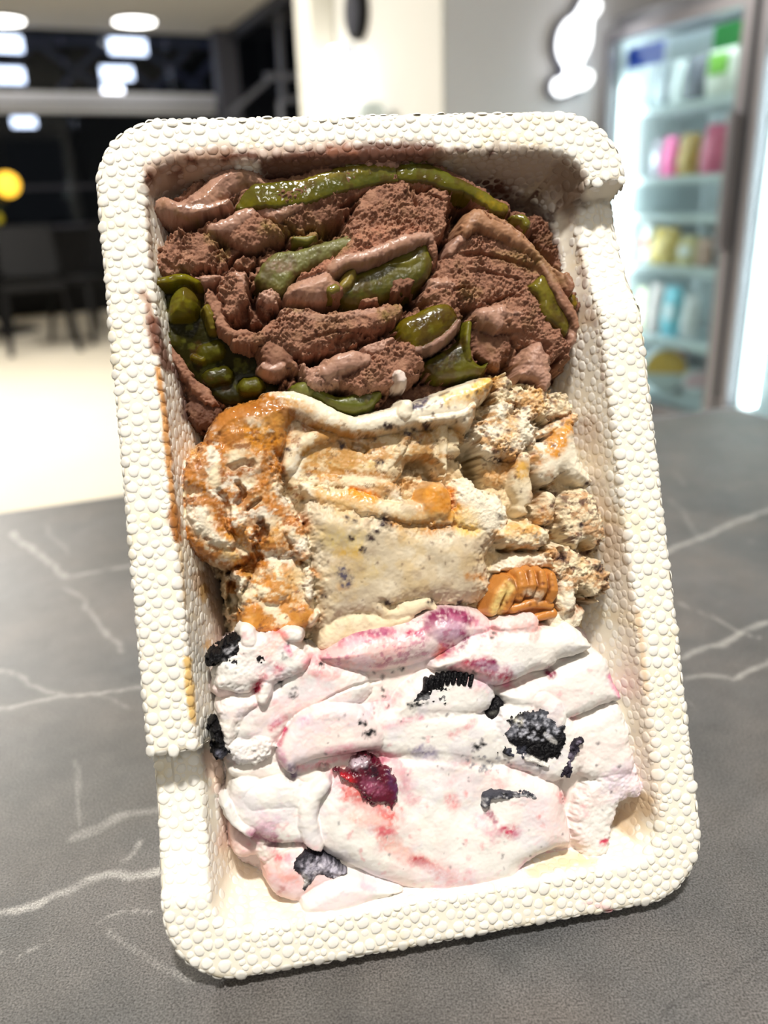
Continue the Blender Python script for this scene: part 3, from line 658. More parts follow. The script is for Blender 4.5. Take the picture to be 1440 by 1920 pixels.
green('green_ribbon', (790, 590, 930, 730), [
 ('flake', ([(870, 622), (880, 602), (886, 606), (884, 650), (892, 672), (908, 682), (920, 676), (908, 696), (880, 702), (850, 708), (826, 706), (802, 690), (800, 676), (830, 658), (858, 640)], -6.8, (110, 108, 16)), K(r=2.5, wet=.5, tilt=(.2, .2))),
 ('ridge', ([(880, 606), (877, 640), (880, 668)], 12, [-5, -5, -6], (128, 126, 30)), K(wet=.5))],
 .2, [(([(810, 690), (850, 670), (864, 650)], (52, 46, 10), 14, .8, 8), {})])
green('green_ribbon', (985, 505, 1090, 640), [
 ('flake', ([(993, 538), (1004, 526), (1022, 512), (1034, 528), (1048, 556), (1066, 588), (1072, 612), (1064, 624), (1048, 610), (1030, 600), (1016, 580), (1012, 560)], -3.6, (132, 122, 36)), K(r=2, wet=.8, tilt=(-.6, .3), wave=.5))],
 .25, [(([(1040, 560), (1060, 605)], (74, 60, 22), 8, .7, 8), {}), (([(1012, 545), (1030, 590)], (150, 142, 50), 6, .6, 5), {})])
green('green_crumb', (960, 395, 1010, 440), [('ridge', ([(965, 405), (982, 408), (988, 418)], [12, 16, 18], [-6, -5, -5], G3), K(wet=.9))], .1)
green('green_crumb', (1062, 545, 1094, 585), [('ridge', ([(1074, 558), (1078, 568)], 16, -6, (150, 126, 30)), K(wet=.9))], .1)
green('green_crumb', (545, 435, 600, 460), [('ridge', ([(552, 446), (575, 448), (590, 440)], [8, 14, 8], -6, G3), K(wet=.4))], .1)
green('green_crumb', (815, 295, 845, 325), [('ridge', ([(824, 306), (832, 312)], 14, -5, (158, 140, 60)), K(wet=.5))], .1)
green('green_crumb', (612, 525, 645, 560), [('ridge', ([(622, 542), (630, 538)], 17, -1.9, (150, 140, 60)), K(wet=.95))], .1)
# ================= chocolate
f = Field(255, 255, 1120, 800, step=.22, seed=100); f.rag = 1.9
OUT = [(285, 505), (300, 450), (322, 420), (300, 385), (345, 350), (400, 310), (460, 305), (520, 325), (590, 305), (680, 275), (750, 280), (800, 310), (870, 335), (930, 350), (985, 400), (1040, 450), (1055, 500), (1085, 545), (1085, 600), (1075, 650), (1055, 700), (1000, 740), (850, 780), (600, 790), (440, 790), (360, 780), (330, 700), (290, 620), (280, 560)]
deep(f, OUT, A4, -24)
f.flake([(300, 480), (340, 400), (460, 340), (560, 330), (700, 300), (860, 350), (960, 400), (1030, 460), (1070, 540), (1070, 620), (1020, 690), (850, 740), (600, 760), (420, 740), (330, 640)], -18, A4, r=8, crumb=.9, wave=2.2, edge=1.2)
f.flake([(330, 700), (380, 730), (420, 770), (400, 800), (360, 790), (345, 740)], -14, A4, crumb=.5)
f.ridge([(600, 318), (650, 300), (700, 284), (738, 284), (762, 306)], [30, 42, 48, 48, 28], [-6.5, -4, -2, -2, -5], A2, wet=.75, crumb=.08)
f.ridge([(630, 308), (690, 300), (740, 298)], 22, [-4.5, -2.5, -2.5], A2, wet=.6, crumb=.3)
# top-left lump
f.flake([(330, 372), (352, 350), (372, 330), (386, 322), (380, 350), (350, 380)], -7, A1, r=2, crumb=.9)
f.flake([(318, 385), (346, 358), (372, 338), (395, 312), (425, 297), (462, 298), (492, 315), (510, 342), (492, 352), (468, 346), (440, 356), (425, 372), (432, 392), (400, 400), (370, 404), (340, 398)], -2.4, A2, r=6, tilt=(0, -.4), wet=.85, crumb=.07, dome=1.8, edge=.4)
f.ridge([(305, 380), (330, 386), (360, 392), (400, 386), (428, 374)], [27, 24, 20, 16, 10], [-4, -3, -2.6, -2.4, -3], A2, wet=.75, crumb=.05)
f.flake([(395, 378), (420, 352), (460, 348), (470, 358), (440, 378), (410, 392)], -6.4, A3, r=2, crumb=.9)
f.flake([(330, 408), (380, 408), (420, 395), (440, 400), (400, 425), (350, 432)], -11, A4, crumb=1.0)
# mid-left crumbly slab
f.flake([(288, 500), (300, 470), (325, 435), (352, 428), (385, 432), (410, 450), (418, 478), (440, 500), (425, 512), (395, 505), (360, 512), (320, 514), (295, 520)], -5.5, A1, r=3.5, crumb=1.15, tilt=(0, .6), edge=.9)
f.flake([(372, 430), (385, 412), (412, 416), (420, 436), (400, 445)], -6, A1, r=2, crumb=1.1)
f.flake([(395, 424), (425, 410), (452, 394), (475, 394), (498, 405), (520, 418), (528, 432), (508, 442), (480, 458), (450, 462), (430, 450), (408, 440)], -4.2, A1, r=3, tilt=(.3, 1.8), crumb=.55)
f.ridge([(400, 424), (428, 418), (450, 402), (472, 394)], [20, 26, 24, 14], [-3.8, -3.2, -3, -3.4], A2, wet=.65, crumb=.06)
f.flake([(420, 470), (445, 460), (478, 465), (480, 490), (450, 502), (425, 492)], -8.5, A3, r=2, crumb=1.2)
f.flake([(430, 480), (452, 474), (456, 490), (438, 496)], -7, A1, r=1.6, crumb=.9)
f.flake([(478, 468), (510, 468), (514, 500), (490, 505)], -9, A3, r=2, crumb=1.1)
# under the green band
f.flake([(498, 398), (545, 392), (595, 360), (628, 354), (640, 366), (690, 348), (680, 372), (640, 405), (590, 425), (545, 432), (525, 425)], -6.2, A3, r=3, crumb=.7, tilt=(0, 1.2))
f.ridge([(490, 394), (520, 398), (545, 388), (575, 372), (610, 358)], [16, 24, 22, 20, 14], [-5.5, -4.6, -4.5, -4.5, -5], A2, wet=.6, crumb=.15)
f.flake([(640, 440), (665, 392), (692, 350), (735, 344), (770, 340), (782, 362), (820, 352), (842, 366), (846, 400), (835, 440), (808, 470), (770, 452), (730, 462), (690, 470), (655, 460)], -4.6, A1, r=3, tilt=(.2, 1.0), crumb=.85)
f.cut([(770, 335), (774, 360), (782, 385)], 9, 2.5); f.cut([(848, 372), (846, 420), (820, 468), (802, 490)], 20, 7); f.cut([(800, 360), (830, 372)], 8, 1.6)
# pink crumb shelf with the smooth rolled lip
f.flake([(640, 475), (668, 440), (720, 425), (780, 425), (806, 428), (812, 450), (780, 455), (740, 462), (700, 478), (660, 496), (600, 512), (560, 520), (600, 492)], -3.2, (176, 124, 98), r=2, crumb=.8, tilt=(0, .7))
f.flake([(560, 470), (610, 458), (650, 446), (664, 452), (640, 480), (590, 495), (555, 496)], -6.5, A3, r=2, crumb=.7)
f.ridge([(624, 500), (650, 484), (690, 478), (720, 466), (760, 450), (800, 442), (808, 446)], [22, 22, 18, 24, 24, 14, 10], [-2.2, -1.6, -1.6, -1.4, -1.6, -2.2, -2.6], A2, wet=.55, crumb=.04)
f.ridge([(806, 440), (814, 470), (812, 490)], 12, [-3, -4, -6], A1, crumb=.5)
f.flake([(533, 545), (548, 524), (585, 506), (620, 498), (634, 515), (636, 540), (615, 556), (590, 566), (560, 562), (540, 556)], -2.6, A2, r=5, dome=1.6, wet=.35, crumb=.05)
f.flake([(740, 528), (755, 518), (772, 524), (768, 536), (752, 548), (742, 548)], -4.8, A3, r=1.5, crumb=.5)
f.flake([(683, 565), (700, 558), (708, 560), (696, 574)], -5.5, A1, r=1.2, crumb=.5)
# row below, running right
f.flake([(415, 520), (440, 505), (462, 512), (468, 540), (455, 570), (440, 588), (420, 582), (412, 555)], -4, A1, r=3, crumb=.9)
f.flake([(435, 505), (460, 508), (466, 535), (448, 528)], -3.2, A2, r=3, wet=.65, crumb=.12)
f.flake([(362, 516), (392, 508), (414, 514), (406, 526), (380, 530)], -4.4, A2, r=2, wet=.55, crumb=.15)
f.flake([(486, 548), (505, 545), (522, 552), (516, 566), (494, 566)], -5, A2, r=2, wet=.5, crumb=.4)
f.flake([(465, 570), (490, 566), (512, 575), (500, 600), (470, 602)], -9, A3, r=2, crumb=1.1)
f.ridge([(394, 550), (408, 580), (416, 606), (436, 622), (462, 624), (480, 634)], [16, 17, 17, 15, 16, 14], [-4.5, -4, -4, -4, -4.2, -5], A1, crumb=.35)
f.ridge([(440, 638), (458, 634), (482, 634), (500, 622), (515, 604)], [7, 16, 16, 12, 10], [-4.5, -4, -3.8, -4.6, -6], A1, crumb=.5)
f.flake([(495, 618), (520, 590), (548, 573), (575, 572), (610, 585), (650, 580), (690, 574), (732, 590), (748, 602), (728, 612), (690, 628), (650, 648), (600, 662), (560, 668), (520, 660), (500, 640)], -4.4, A1, r=4, crumb=.8, tilt=(0, .5))
f.cut([(560, 640), (620, 622), (680, 618)], 8, 1.2); f.cut([(630, 646), (680, 625), (690, 640)], 30, 4)
f.ridge([(540, 582), (600, 596), (660, 590), (720, 582)], 16, -4.0, A2, crumb=.6)
f.flake([(676, 586), (700, 580), (740, 566), (756, 580), (748, 600), (715, 612), (685, 608)], -3.6, A1, r=2.5, crumb=.8)
f.flake([(488, 648), (505, 634), (530, 640), (548, 662), (560, 690), (535, 690), (505, 692), (492, 670)], -4.6, A3, r=2.5, crumb=.25)
f.ridge([(496, 684), (512, 690), (528, 684)], 12, -4.4, A2, wet=.5)
# bottom lumps
f.flake([(668, 668), (700, 650), (725, 634), (742, 640), (775, 640), (800, 668), (792, 690), (768, 710), (735, 716), (710, 728), (690, 735), (665, 722), (660, 700)], -3.4, A1, r=4, crumb=.75)
f.ridge([(690, 652), (712, 648), (735, 634)], [16, 18, 12], [-3.2, -2.8, -3.2], A2, wet=.3, crumb=.3)
f.flake([(566, 676), (578, 684), (600, 678), (622, 668), (640, 708), (612, 722), (588, 722), (572, 706)], -2.6, A2, r=3, crumb=.55, wet=.35)
f.ridge([(612, 694), (640, 680), (664, 672), (684, 672)], [26, 36, 36, 24], [-1.6, -.6, -.6, -1.4], A2, wet=.5, crumb=.05)
f.flake([(640, 712), (690, 700), (740, 705), (735, 720), (700, 735), (660, 728)], -4, A1, r=2.5, crumb=.7)
f.ridge([(750, 702), (754, 710)], 17, -1.2, (236, 222, 212))
# right: big folded slab
f.flake([(838, 468), (860, 430), (900, 420), (950, 440), (1000, 470), (1030, 510), (1022, 540), (985, 546), (940, 562), (890, 576), (850, 570), (818, 540), (812, 510)], -6, A1, r=4, crumb=.95, tilt=(.3, .2))
f.cut([(880, 500), (930, 505), (985, 520)], 8, 1.1); f.cut([(870, 470), (940, 475), (1010, 500)], 12, 2.2); f.cut([(840, 540), (890, 530)], 10, 1.6)
f.ridge([(845, 470), (858, 452), (868, 446)], 12, [-5, -4.5, -4.6], A2, wet=.4)
f.flake([(866, 420), (875, 402), (888, 388), (920, 393), (950, 408), (985, 436), (1008, 462), (1035, 492), (1068, 512), (1078, 530), (1076, 545), (1060, 540), (1042, 512), (1018, 490), (985, 466), (955, 448), (920, 436), (898, 426), (885, 436), (870, 440)], -2.2, (176, 132, 98), r=2.2, tilt=(.2, .5), crumb=.06, wet=.3, wave=.5)
f.cut([(905, 392), (912, 404), (920, 414)], 5, 1.2, .4); f.cut([(922, 412), (960, 428), (1000, 462)], 4, .35); f.cut([(930, 404), (970, 424), (1010, 458)], 4, .3)
f.ridge([(1066, 515), (1074, 530), (1072, 540)], 14, [-2, -1.6, -2], A1, wet=.7)
f.ridge([(1018, 492), (1036, 520), (1056, 555), (1074, 585), (1082, 610)], [16, 20, 20, 20, 14], [-3, -2.4, -2.4, -3, -4], A1, crumb=.08, wet=.25)
f.flake([(1008, 400), (1030, 425), (1048, 470), (1052, 505), (1030, 490), (1008, 450), (990, 410)], -12, A3, r=2.5, crumb=1.0)
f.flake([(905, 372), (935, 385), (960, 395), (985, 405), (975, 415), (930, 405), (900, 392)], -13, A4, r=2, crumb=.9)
f.flake([(800, 540), (830, 528), (850, 540), (862, 566), (845, 582), (812, 575), (795, 560)], -5, A1, r=3, crumb=.9)
f.flake([(805, 524), (825, 515), (850, 520), (856, 534), (835, 545), (812, 540)], -4.2, A2, r=3, wet=.6, crumb=.3)
f.flake([(884, 592), (915, 570), (960, 556), (990, 540), (1010, 560), (1030, 595), (1055, 620), (1068, 640), (1075, 655), (1050, 662), (1020, 645), (990, 625), (960, 615), (915, 612)], -4.8, A1, r=3, crumb=.8, tilt=(-.2, .5))
f.flake([(895, 582), (915, 570), (945, 570), (962, 580), (975, 578), (985, 588), (955, 592), (950, 606), (936, 614), (918, 606), (902, 600)], -2.9, A2, r=2.5, wet=.65, crumb=.08)
f.flake([(880, 615), (930, 622), (960, 628), (970, 660), (955, 690), (920, 690), (895, 670), (882, 650)], -8.5, A3, r=3, crumb=.35)
f.flake([(960, 600), (1000, 610), (1040, 640), (1070, 660), (1065, 680), (1030, 670), (990, 650), (965, 640)], -7, A1, r=3, crumb=1.0)
f.flake([(985, 665), (1000, 645), (1018, 638), (1032, 660), (1038, 690), (1036, 722), (1024, 735), (1012, 712), (992, 706), (976, 702), (982, 688)], -3.4, A2, r=3, crumb=.15, wet=.3, tilt=(-.5, .4))
f.flake([(1070, 600), (1084, 590), (1086, 620), (1080, 642), (1068, 640)], -5, A2, r=2, wet=.4)
for pp, ww, dp in (([(300, 425), (350, 415), (400, 400), (430, 392)], 16, 5), ([(424, 500), (440, 470), (470, 462), (520, 455)], 14, 5), ([(470, 505), (475, 560), (500, 590)], 20, 6), ([(520, 570), (600, 572), (680, 570), (760, 552), (806, 520)], 11, 6), ([(520, 400), (600, 440), (660, 405)], 9, 2), ([(560, 672), (640, 655), (700, 635), (760, 620)], 13, 5), ([(862, 600), (880, 640), (960, 690), (975, 640)], 10, 4), ([(960, 660), (970, 700), (960, 725)], 26, 8), ([(1040, 700), (1050, 680), (1062, 662)], 14, 6), ([(640, 380), (660, 370), (690, 350)], 10, 3)): f.cut(pp, ww, dp)
f.ridge([(288, 585), (300, 618), (318, 655), (342, 690), (368, 722), (400, 752)], [7, 9, 14, 15, 17, 14], [-6, -8, -9, -10, -11, -12], A1, crumb=.35)
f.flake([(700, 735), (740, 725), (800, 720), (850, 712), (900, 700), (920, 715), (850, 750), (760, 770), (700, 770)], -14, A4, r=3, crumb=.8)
for gi, ga in enumerate(GREENS):          # the ice cream comes up around each piece of fruit
    for kind, a, kw in ga[2][:1]:
        if kind == 'flake':
            p = np.array(a[0], float); c_ = p.mean(0); f.flake([tuple(c_ + (q-c_)*1.1) for q in p], a[1]-2.6, A3, r=3.5, tilt=kw.get('tilt', (0, 0)), crumb=.6, edge=1.0)
        else:
            f.ridge(a[0], [q*1.5 for q in a[1]] if isinstance(a[1], list) else a[1]*1.5, [q-1.0 for q in a[2]] if isinstance(a[2], list) else a[2]-1.0, A3, crumb=.5, flat=.5)
f.finish(.25, 1.5, .10)
f.mottle((178, 136, 108), .5, .3, .0, .5); f.mottle((96, 58, 44), .55, .7, .15, .6); f.mottle((128, 100, 60), .3, .18, .2, .5)
OL = (150, 128, 66)
for pts, hw, st in (([(395, 440), (420, 470), (412, 480)], 10, .45), ([(500, 425), (560, 440), (600, 440)], 14, .55), ([(590, 465), (640, 460)], 14, .5), ([(940, 480), (985, 490), (1000, 500)], 14, .4), ([(720, 592), (745, 580)], 12, .5), ([(330, 400), (370, 420)], 6, .4), ([(870, 545), (890, 552)], 14, .3), ([(540, 574), (560, 580)], 8, .4), ([(650, 505), (700, 488)], 6, .3), ([(1000, 470), (1040, 520)], 8, .25)):
    f.paint(pts, OL, hw, st, 10)
f.C *= np.array([.84, .80, .78])
choc = f.mesh('chocolate_ice_cream', M_choc)
tag(choc, 'chocolate ice cream with green fruit ribbons at the top of the foam tray', 'ice cream')

for ga in GREENS: green_build(*ga)

# ================= cream ice cream with caramel, chocolate flakes and a walnut
B1 = (230, 212, 178); B2 = (216, 194, 156); B3 = (238, 226, 202); CA = (186, 120, 50); CB = (212, 152, 72); CD = (150, 88, 30); DK = (58, 40, 40)
f = Field(300, 680, 1190, 1260, step=.25, seed=300); f.rag = 1.5; f.ks = 1.3
OUT = [(340, 880), (375, 825), (400, 780), (440, 752), (530, 742), (590, 762), (680, 772), (760, 755), (850, 725), (925, 706), (970, 712), (1040, 738), (1075, 780), (1105, 850), (1125, 920), (1138, 1010), (1142, 1090), (1120, 1150), (1080, 1190), (900, 1230), (600, 1240), (450, 1210), (425, 1150), (415, 1090), (360, 1040), (335, 1000), (332, 940)]
deep(f, OUT, B2, -24)
f.flake([(390, 830), (520, 760), (700, 790), (880, 750), (1000, 740), (1080, 820), (1115, 950), (1125, 1080), (1050, 1160), (850, 1190), (600, 1210), (470, 1190), (440, 1100), (370, 1000)], -12.5, B2, r=8, crumb=.7, wave=1.8, edge=1.2)
f.flake([(420, 1080), (460, 1090), (470, 1140), (445, 1160), (425, 1130)], -15, B2, r=3, crumb=.8)
# left dome under caramel
f.flake([(343, 868), (362, 840), (385, 815), (396, 785), (418, 762), (450, 748), (500, 742), (548, 746), (556, 772), (535, 800), (528, 840), (530, 885), (536, 925), (556, 955), (570, 985), (566, 1020), (560, 1052), (520, 1062), (470, 1050), (430, 1024), (390, 1034), (352, 1022), (334, 985), (335, 930)], -3.2, B1, r=8, crumb=.18, tilt=(.2, .5), dome=1.2, wave=.9, edge=.7)
f.flake([(352, 1010), (365, 985), (400, 990), (450, 1020), (470, 1045), (430, 1062), (395, 1052), (365, 1032)], -5, B1, r=5, crumb=.1, edge=.4)
f.flake([(342, 900), (352, 862), (380, 835), (408, 835), (415, 870), (400, 900), (420, 925), (400, 945), (362, 920)], -2.4, B3, r=4, crumb=.35, tilt=(-.3, .2))
f.flake([(345, 930), (380, 920), (402, 960), (430, 1000), (440, 1020), (410, 1030), (372, 1000), (350, 970)], -2.8, B3, r=3.5, crumb=.45)
f.flake([(430, 905), (450, 895), (490, 900), (500, 925), (470, 940), (440, 932)], -2.6, B3, r=3, crumb=.5)
f.flake([(424, 965), (450, 955), (462, 980), (448, 996), (426, 988)], -2, B3, r=2, crumb=.5)
f.flake([(530, 990), (555, 978), (572, 1000), (580, 1030), (575, 1052), (555, 1040), (545, 1015)], -2.4, B3, r=2, crumb=.5)
f.flake([(455, 1000), (475, 990), (485, 1012), (470, 1030)], -2.2, B3, r=2, crumb=.5)
f.cut([(445, 905), (456, 925), (442, 945)], 14, 4); f.cut([(480, 872), (450, 870), (430, 880)], 20, 2.0); f.cut([(490, 975), (495, 1000), (480, 1010)], 22, 4); f.cut([(410, 920), (425, 945), (430, 985), (440, 1005)], 13, 3)
f.cut([(462, 958), (475, 945), (490, 935)], 10, 3); f.cut([(478, 1018), (485, 1040), (492, 1060)], 14, 2.5)
# long fold across the top with the flap at its right end
f.ridge([(505, 748), (548, 752), (585, 766), (625, 786), (668, 796), (712, 790), (752, 780), (800, 772)], [30, 42, 42, 40, 34, 36, 40, 36], [-3, -2.2, -2, -2, -2.4, -2, -1.6, -1.4], B3, wet=.55, crumb=.05, flat=.8)
f.flake([(768, 772), (790, 748), (815, 740), (840, 730), (880, 716), (922, 704), (928, 722), (912, 740), (898, 752), (894, 780), (885, 800), (868, 800), (850, 790), (800, 790)], -1.2, B3, r=3.5, tilt=(.2, .5), wet=.55, crumb=.03, edge=.25)
f.ridge([(760, 772), (765, 760)], 26, -0.6, B3, wet=.6)
f.ridge([(790, 788), (830, 782), (870, 776), (888, 760)], 12, [-1.2, -.8, -.8, -1], B3, wet=.6)
# hollow below the fold, swirled
f.flake([(528, 800), (560, 776), (620, 800), (690, 806), (760, 800), (860, 800), (880, 830), (862, 850), (832, 860), (838, 890), (828, 905), (800, 860), (775, 860), (760, 880), (742, 900), (720, 935), (660, 930), (600, 918), (560, 930), (540, 900), (530, 850)], -6.5, B2, r=3, crumb=.12, tilt=(0, -.9), wet=.3, wave=.8)
f.ridge([(545, 870), (560, 838), (590, 820), (625, 818)], [30, 30, 26, 18], [-5, -4.5, -4.5, -5.5], B1, wet=.2, crumb=.1)
f.flake([(385, 824), (397, 788), (418, 765), (455, 750), (505, 743), (552, 748), (566, 768), (540, 792), (534, 830), (520, 850), (500, 820), (460, 812), (425, 818), (402, 836)], -2.3, CA, r=5, wet=.9, k=2.2, edge=.6, dome=.8)
f.ridge([(585, 902), (640, 904), (690, 906), (720, 910)], [18, 24, 22, 20], -5.6, B1, crumb=.4)
f.flake([(720, 910), (740, 905), (755, 930), (760, 945), (735, 940)], -4.6, B3, r=2, crumb=.5)
f.ridge([(770, 800), (752, 842), (722, 880)], [18, 14, 16], [-5, -5.4, -5.8], B1, crumb=.3)
f.ridge([(828, 800), (832, 840), (832, 890)], [30, 16, 9], [-4.5, -5.4, -6], B1, wet=.4, crumb=.05)
f.cut([(662, 832), (680, 835), (692, 845)], 16, 2.2)
# caramel ridge across the middle
f.ridge([(566, 908), (600, 925), (645, 936), (690, 946), (740, 958), (790, 962), (840, 970)], [10, 26, 36, 34, 32, 34, 26], [-4.5, -3.8, -3.4, -3.2, -3.2, -3.2, -4.2], B1, wet=.5, crumb=.15, flat=.4, k=2.4, edge=.9)
f.flake([(790, 950), (802, 912), (820, 902), (838, 908), (850, 935), (852, 956), (840, 975), (805, 972)], -2.4, CB, r=3, wet=.6)
# smooth middle slab; shade of its downward face put into the colour
f.flake([(572, 958), (600, 935), (700, 962), (800, 975), (850, 975), (925, 962), (940, 985), (934, 1020), (918, 1045), (928, 1080), (930, 1120), (880, 1142), (800, 1140), (770, 1146), (720, 1170), (650, 1185), (620, 1200), (596, 1185), (588, 1130), (580, 1060)], -4.6, (208, 191, 162), r=7, crumb=.03, wet=.3, tilt=(0, 1.5), wave=.9, edge=1.3, k=2.2)
f.ridge([(700, 1134), (730, 1150), (770, 1142), (800, 1132), (815, 1140)], [10, 26, 26, 20, 10], -6.2, B1, crumb=.15); f.cut([(716, 1126), (730, 1140), (752, 1138)], 18, 1.2)
f.flake([(600, 1190), (640, 1150), (720, 1150), (780, 1150), (760, 1180), (660, 1210), (610, 1220)], -6.4, B1, r=3, crumb=.1)
# left lower crumble
f.flake([(450, 1120), (470, 1090), (500, 1040), (560, 1045), (585, 1060), (590, 1100), (592, 1140), (580, 1165), (560, 1190), (500, 1192), (465, 1188), (452, 1160)], -5.6, B1, r=3.5, crumb=.3, wave=.7)
f.flake([(436, 1080), (450, 1072), (466, 1085), (460, 1096), (450, 1110), (443, 1098)], -5, B3, r=1.8, crumb=.5)
f.flake([(475, 1110), (500, 1085), (525, 1060), (548, 1075), (550, 1120), (520, 1140), (490, 1132)], -4.2, B1, r=3, crumb=.35)
f.flake([(565, 1070), (580, 1062), (590, 1090), (588, 1124), (575, 1125), (570, 1100)], -4, B3, r=2, crumb=.5)
f.flake([(455, 1150), (475, 1130), (492, 1138), (494, 1170), (480, 1190), (456, 1180)], -4.4, CB, r=2.5, wet=.5)
f.flake([(545, 1140), (575, 1130), (590, 1150), (580, 1170), (560, 1178), (545, 1165)], -4.6, CB, r=2.5, wet=.4)
f.flake([(580, 1158), (596, 1150), (594, 1164), (582, 1172)], -3.8, B3, r=1.5)
# right crumble
f.flake([(925, 725), (945, 702), (955, 704), (960, 722), (1000, 722), (1022, 720), (1030, 740), (1060, 735), (1072, 755), (1070, 775), (1040, 788), (1005, 780), (970, 760), (940, 755)], -5.5, B1, r=2.5, crumb=1.0, edge=1.0)
f.flake([(886, 835), (895, 805), (915, 780), (935, 758), (960, 752), (970, 768), (995, 756), (1010, 775), (1012, 805), (1000, 830), (985, 845), (960, 860), (935, 862), (905, 845)], -4.2, B3, r=3, crumb=1.15, edge=1.0)
f.flake([(895, 850), (940, 860), (975, 850), (985, 870), (960, 900), (950, 930), (920, 910), (900, 880)], -8.5, B2, r=3, crumb=.8)
f.flake([(908, 920), (940, 900), (975, 910), (980, 950), (950, 965), (915, 950)], -9.5, B2, r=3, crumb=.6)
f.flake([(1000, 815), (1025, 800), (1050, 785), (1085, 772), (1086, 790), (1065, 800), (1040, 815), (1010, 822)], -5, B3, r=2.5, crumb=.7)
f.flake([(1000, 865), (1005, 835), (1030, 820), (1050, 800), (1075, 792), (1086, 830), (1098, 870), (1118, 895), (1110, 912), (1085, 905), (1060, 885), (1045, 900), (1025, 905), (1010, 895)], -3.2, B3, r=4, crumb=.12, tilt=(.3, .5), wet=.3)
f.ridge([(985, 860), (978, 895), (988, 930), (985, 950)], [26, 40, 40, 30], [-4, -4.5, -5, -6], B1, wet=.3, crumb=.15)
f.cut([(886, 822), (893, 865), (905, 900), (898, 915)], 42, 13, .4); f.cut([(1012, 905), (1014, 940), (1000, 952)], 22, 8); f.cut([(1030, 912), (1050, 935), (1048, 970)], 28, 9, .4); f.cut([(1020, 800), (1000, 790), (1025, 782)], 14, 5); f.cut([(760, 870), (800, 865), (822, 880), (815, 900)], 36, 5, .5); f.cut([(440, 1090), (432, 1120), (436, 1160)], 26, 9, .4)
f.flake([(850, 960), (855, 915), (872, 900), (890, 905), (900, 920), (930, 925), (945, 940), (956, 965), (955, 990), (930, 1005), (890, 1000), (860, 985)], -3.6, B3, r=3.5, crumb=.75)
f.flake([(1058, 985), (1062, 940), (1080, 920), (1100, 915), (1120, 930), (1135, 970), (1136, 1005), (1120, 1025), (1100, 1010), (1085, 1030), (1068, 1015)], -3.2, B1, r=3, crumb=.7)
f.flake([(1010, 965), (1020, 930), (1040, 925), (1045, 950), (1040, 975), (1020, 985)], -5, B1, r=2.5, crumb=.7)
f.flake([(930, 1002), (950, 985), (985, 978), (1015, 985), (1035, 995), (1028, 1015), (1000, 1028), (970, 1025), (945, 1015)], -3.6, B1, r=2.5, crumb=.6)
f.flake([(1030, 1030), (1060, 1020), (1090, 1040), (1120, 1050), (1140, 1070), (1142, 1105), (1120, 1122), (1095, 1105), (1070, 1120), (1082, 1145), (1060, 1150), (1042, 1130), (1044, 1100), (1040, 1060)], -4.4, B1, r=2.5, crumb=1.0, edge=1.0)
f.flake([(1050, 1090), (1075, 1092), (1082, 1130), (1070, 1145), (1052, 1125)], -3.4, B3, r=2, crumb=.5)
f.flake([(935, 1070), (960, 1040), (1000, 1030), (1030, 1040), (1035, 1065), (1000, 1062), (965, 1072)], -6.5, B3, r=2.5, crumb=.4)
f.flake([(1035, 1150), (1085, 1140), (1100, 1150), (1080, 1180), (1040, 1185)], -6, B3, r=2.5, crumb=.6)
f.cut([(950, 1032), (1000, 1034), (1035, 1030)], 10, 3); f.cut([(1095, 1108), (1115, 1122), (1135, 1124)], 9, 3); f.cut([(1055, 1025), (1060, 1050)], 10, 3)
f.finish(.15, .8)
f.mottle(B3, .4, .3); f.mottle((214, 186, 140), .3, .22, .2, .6)
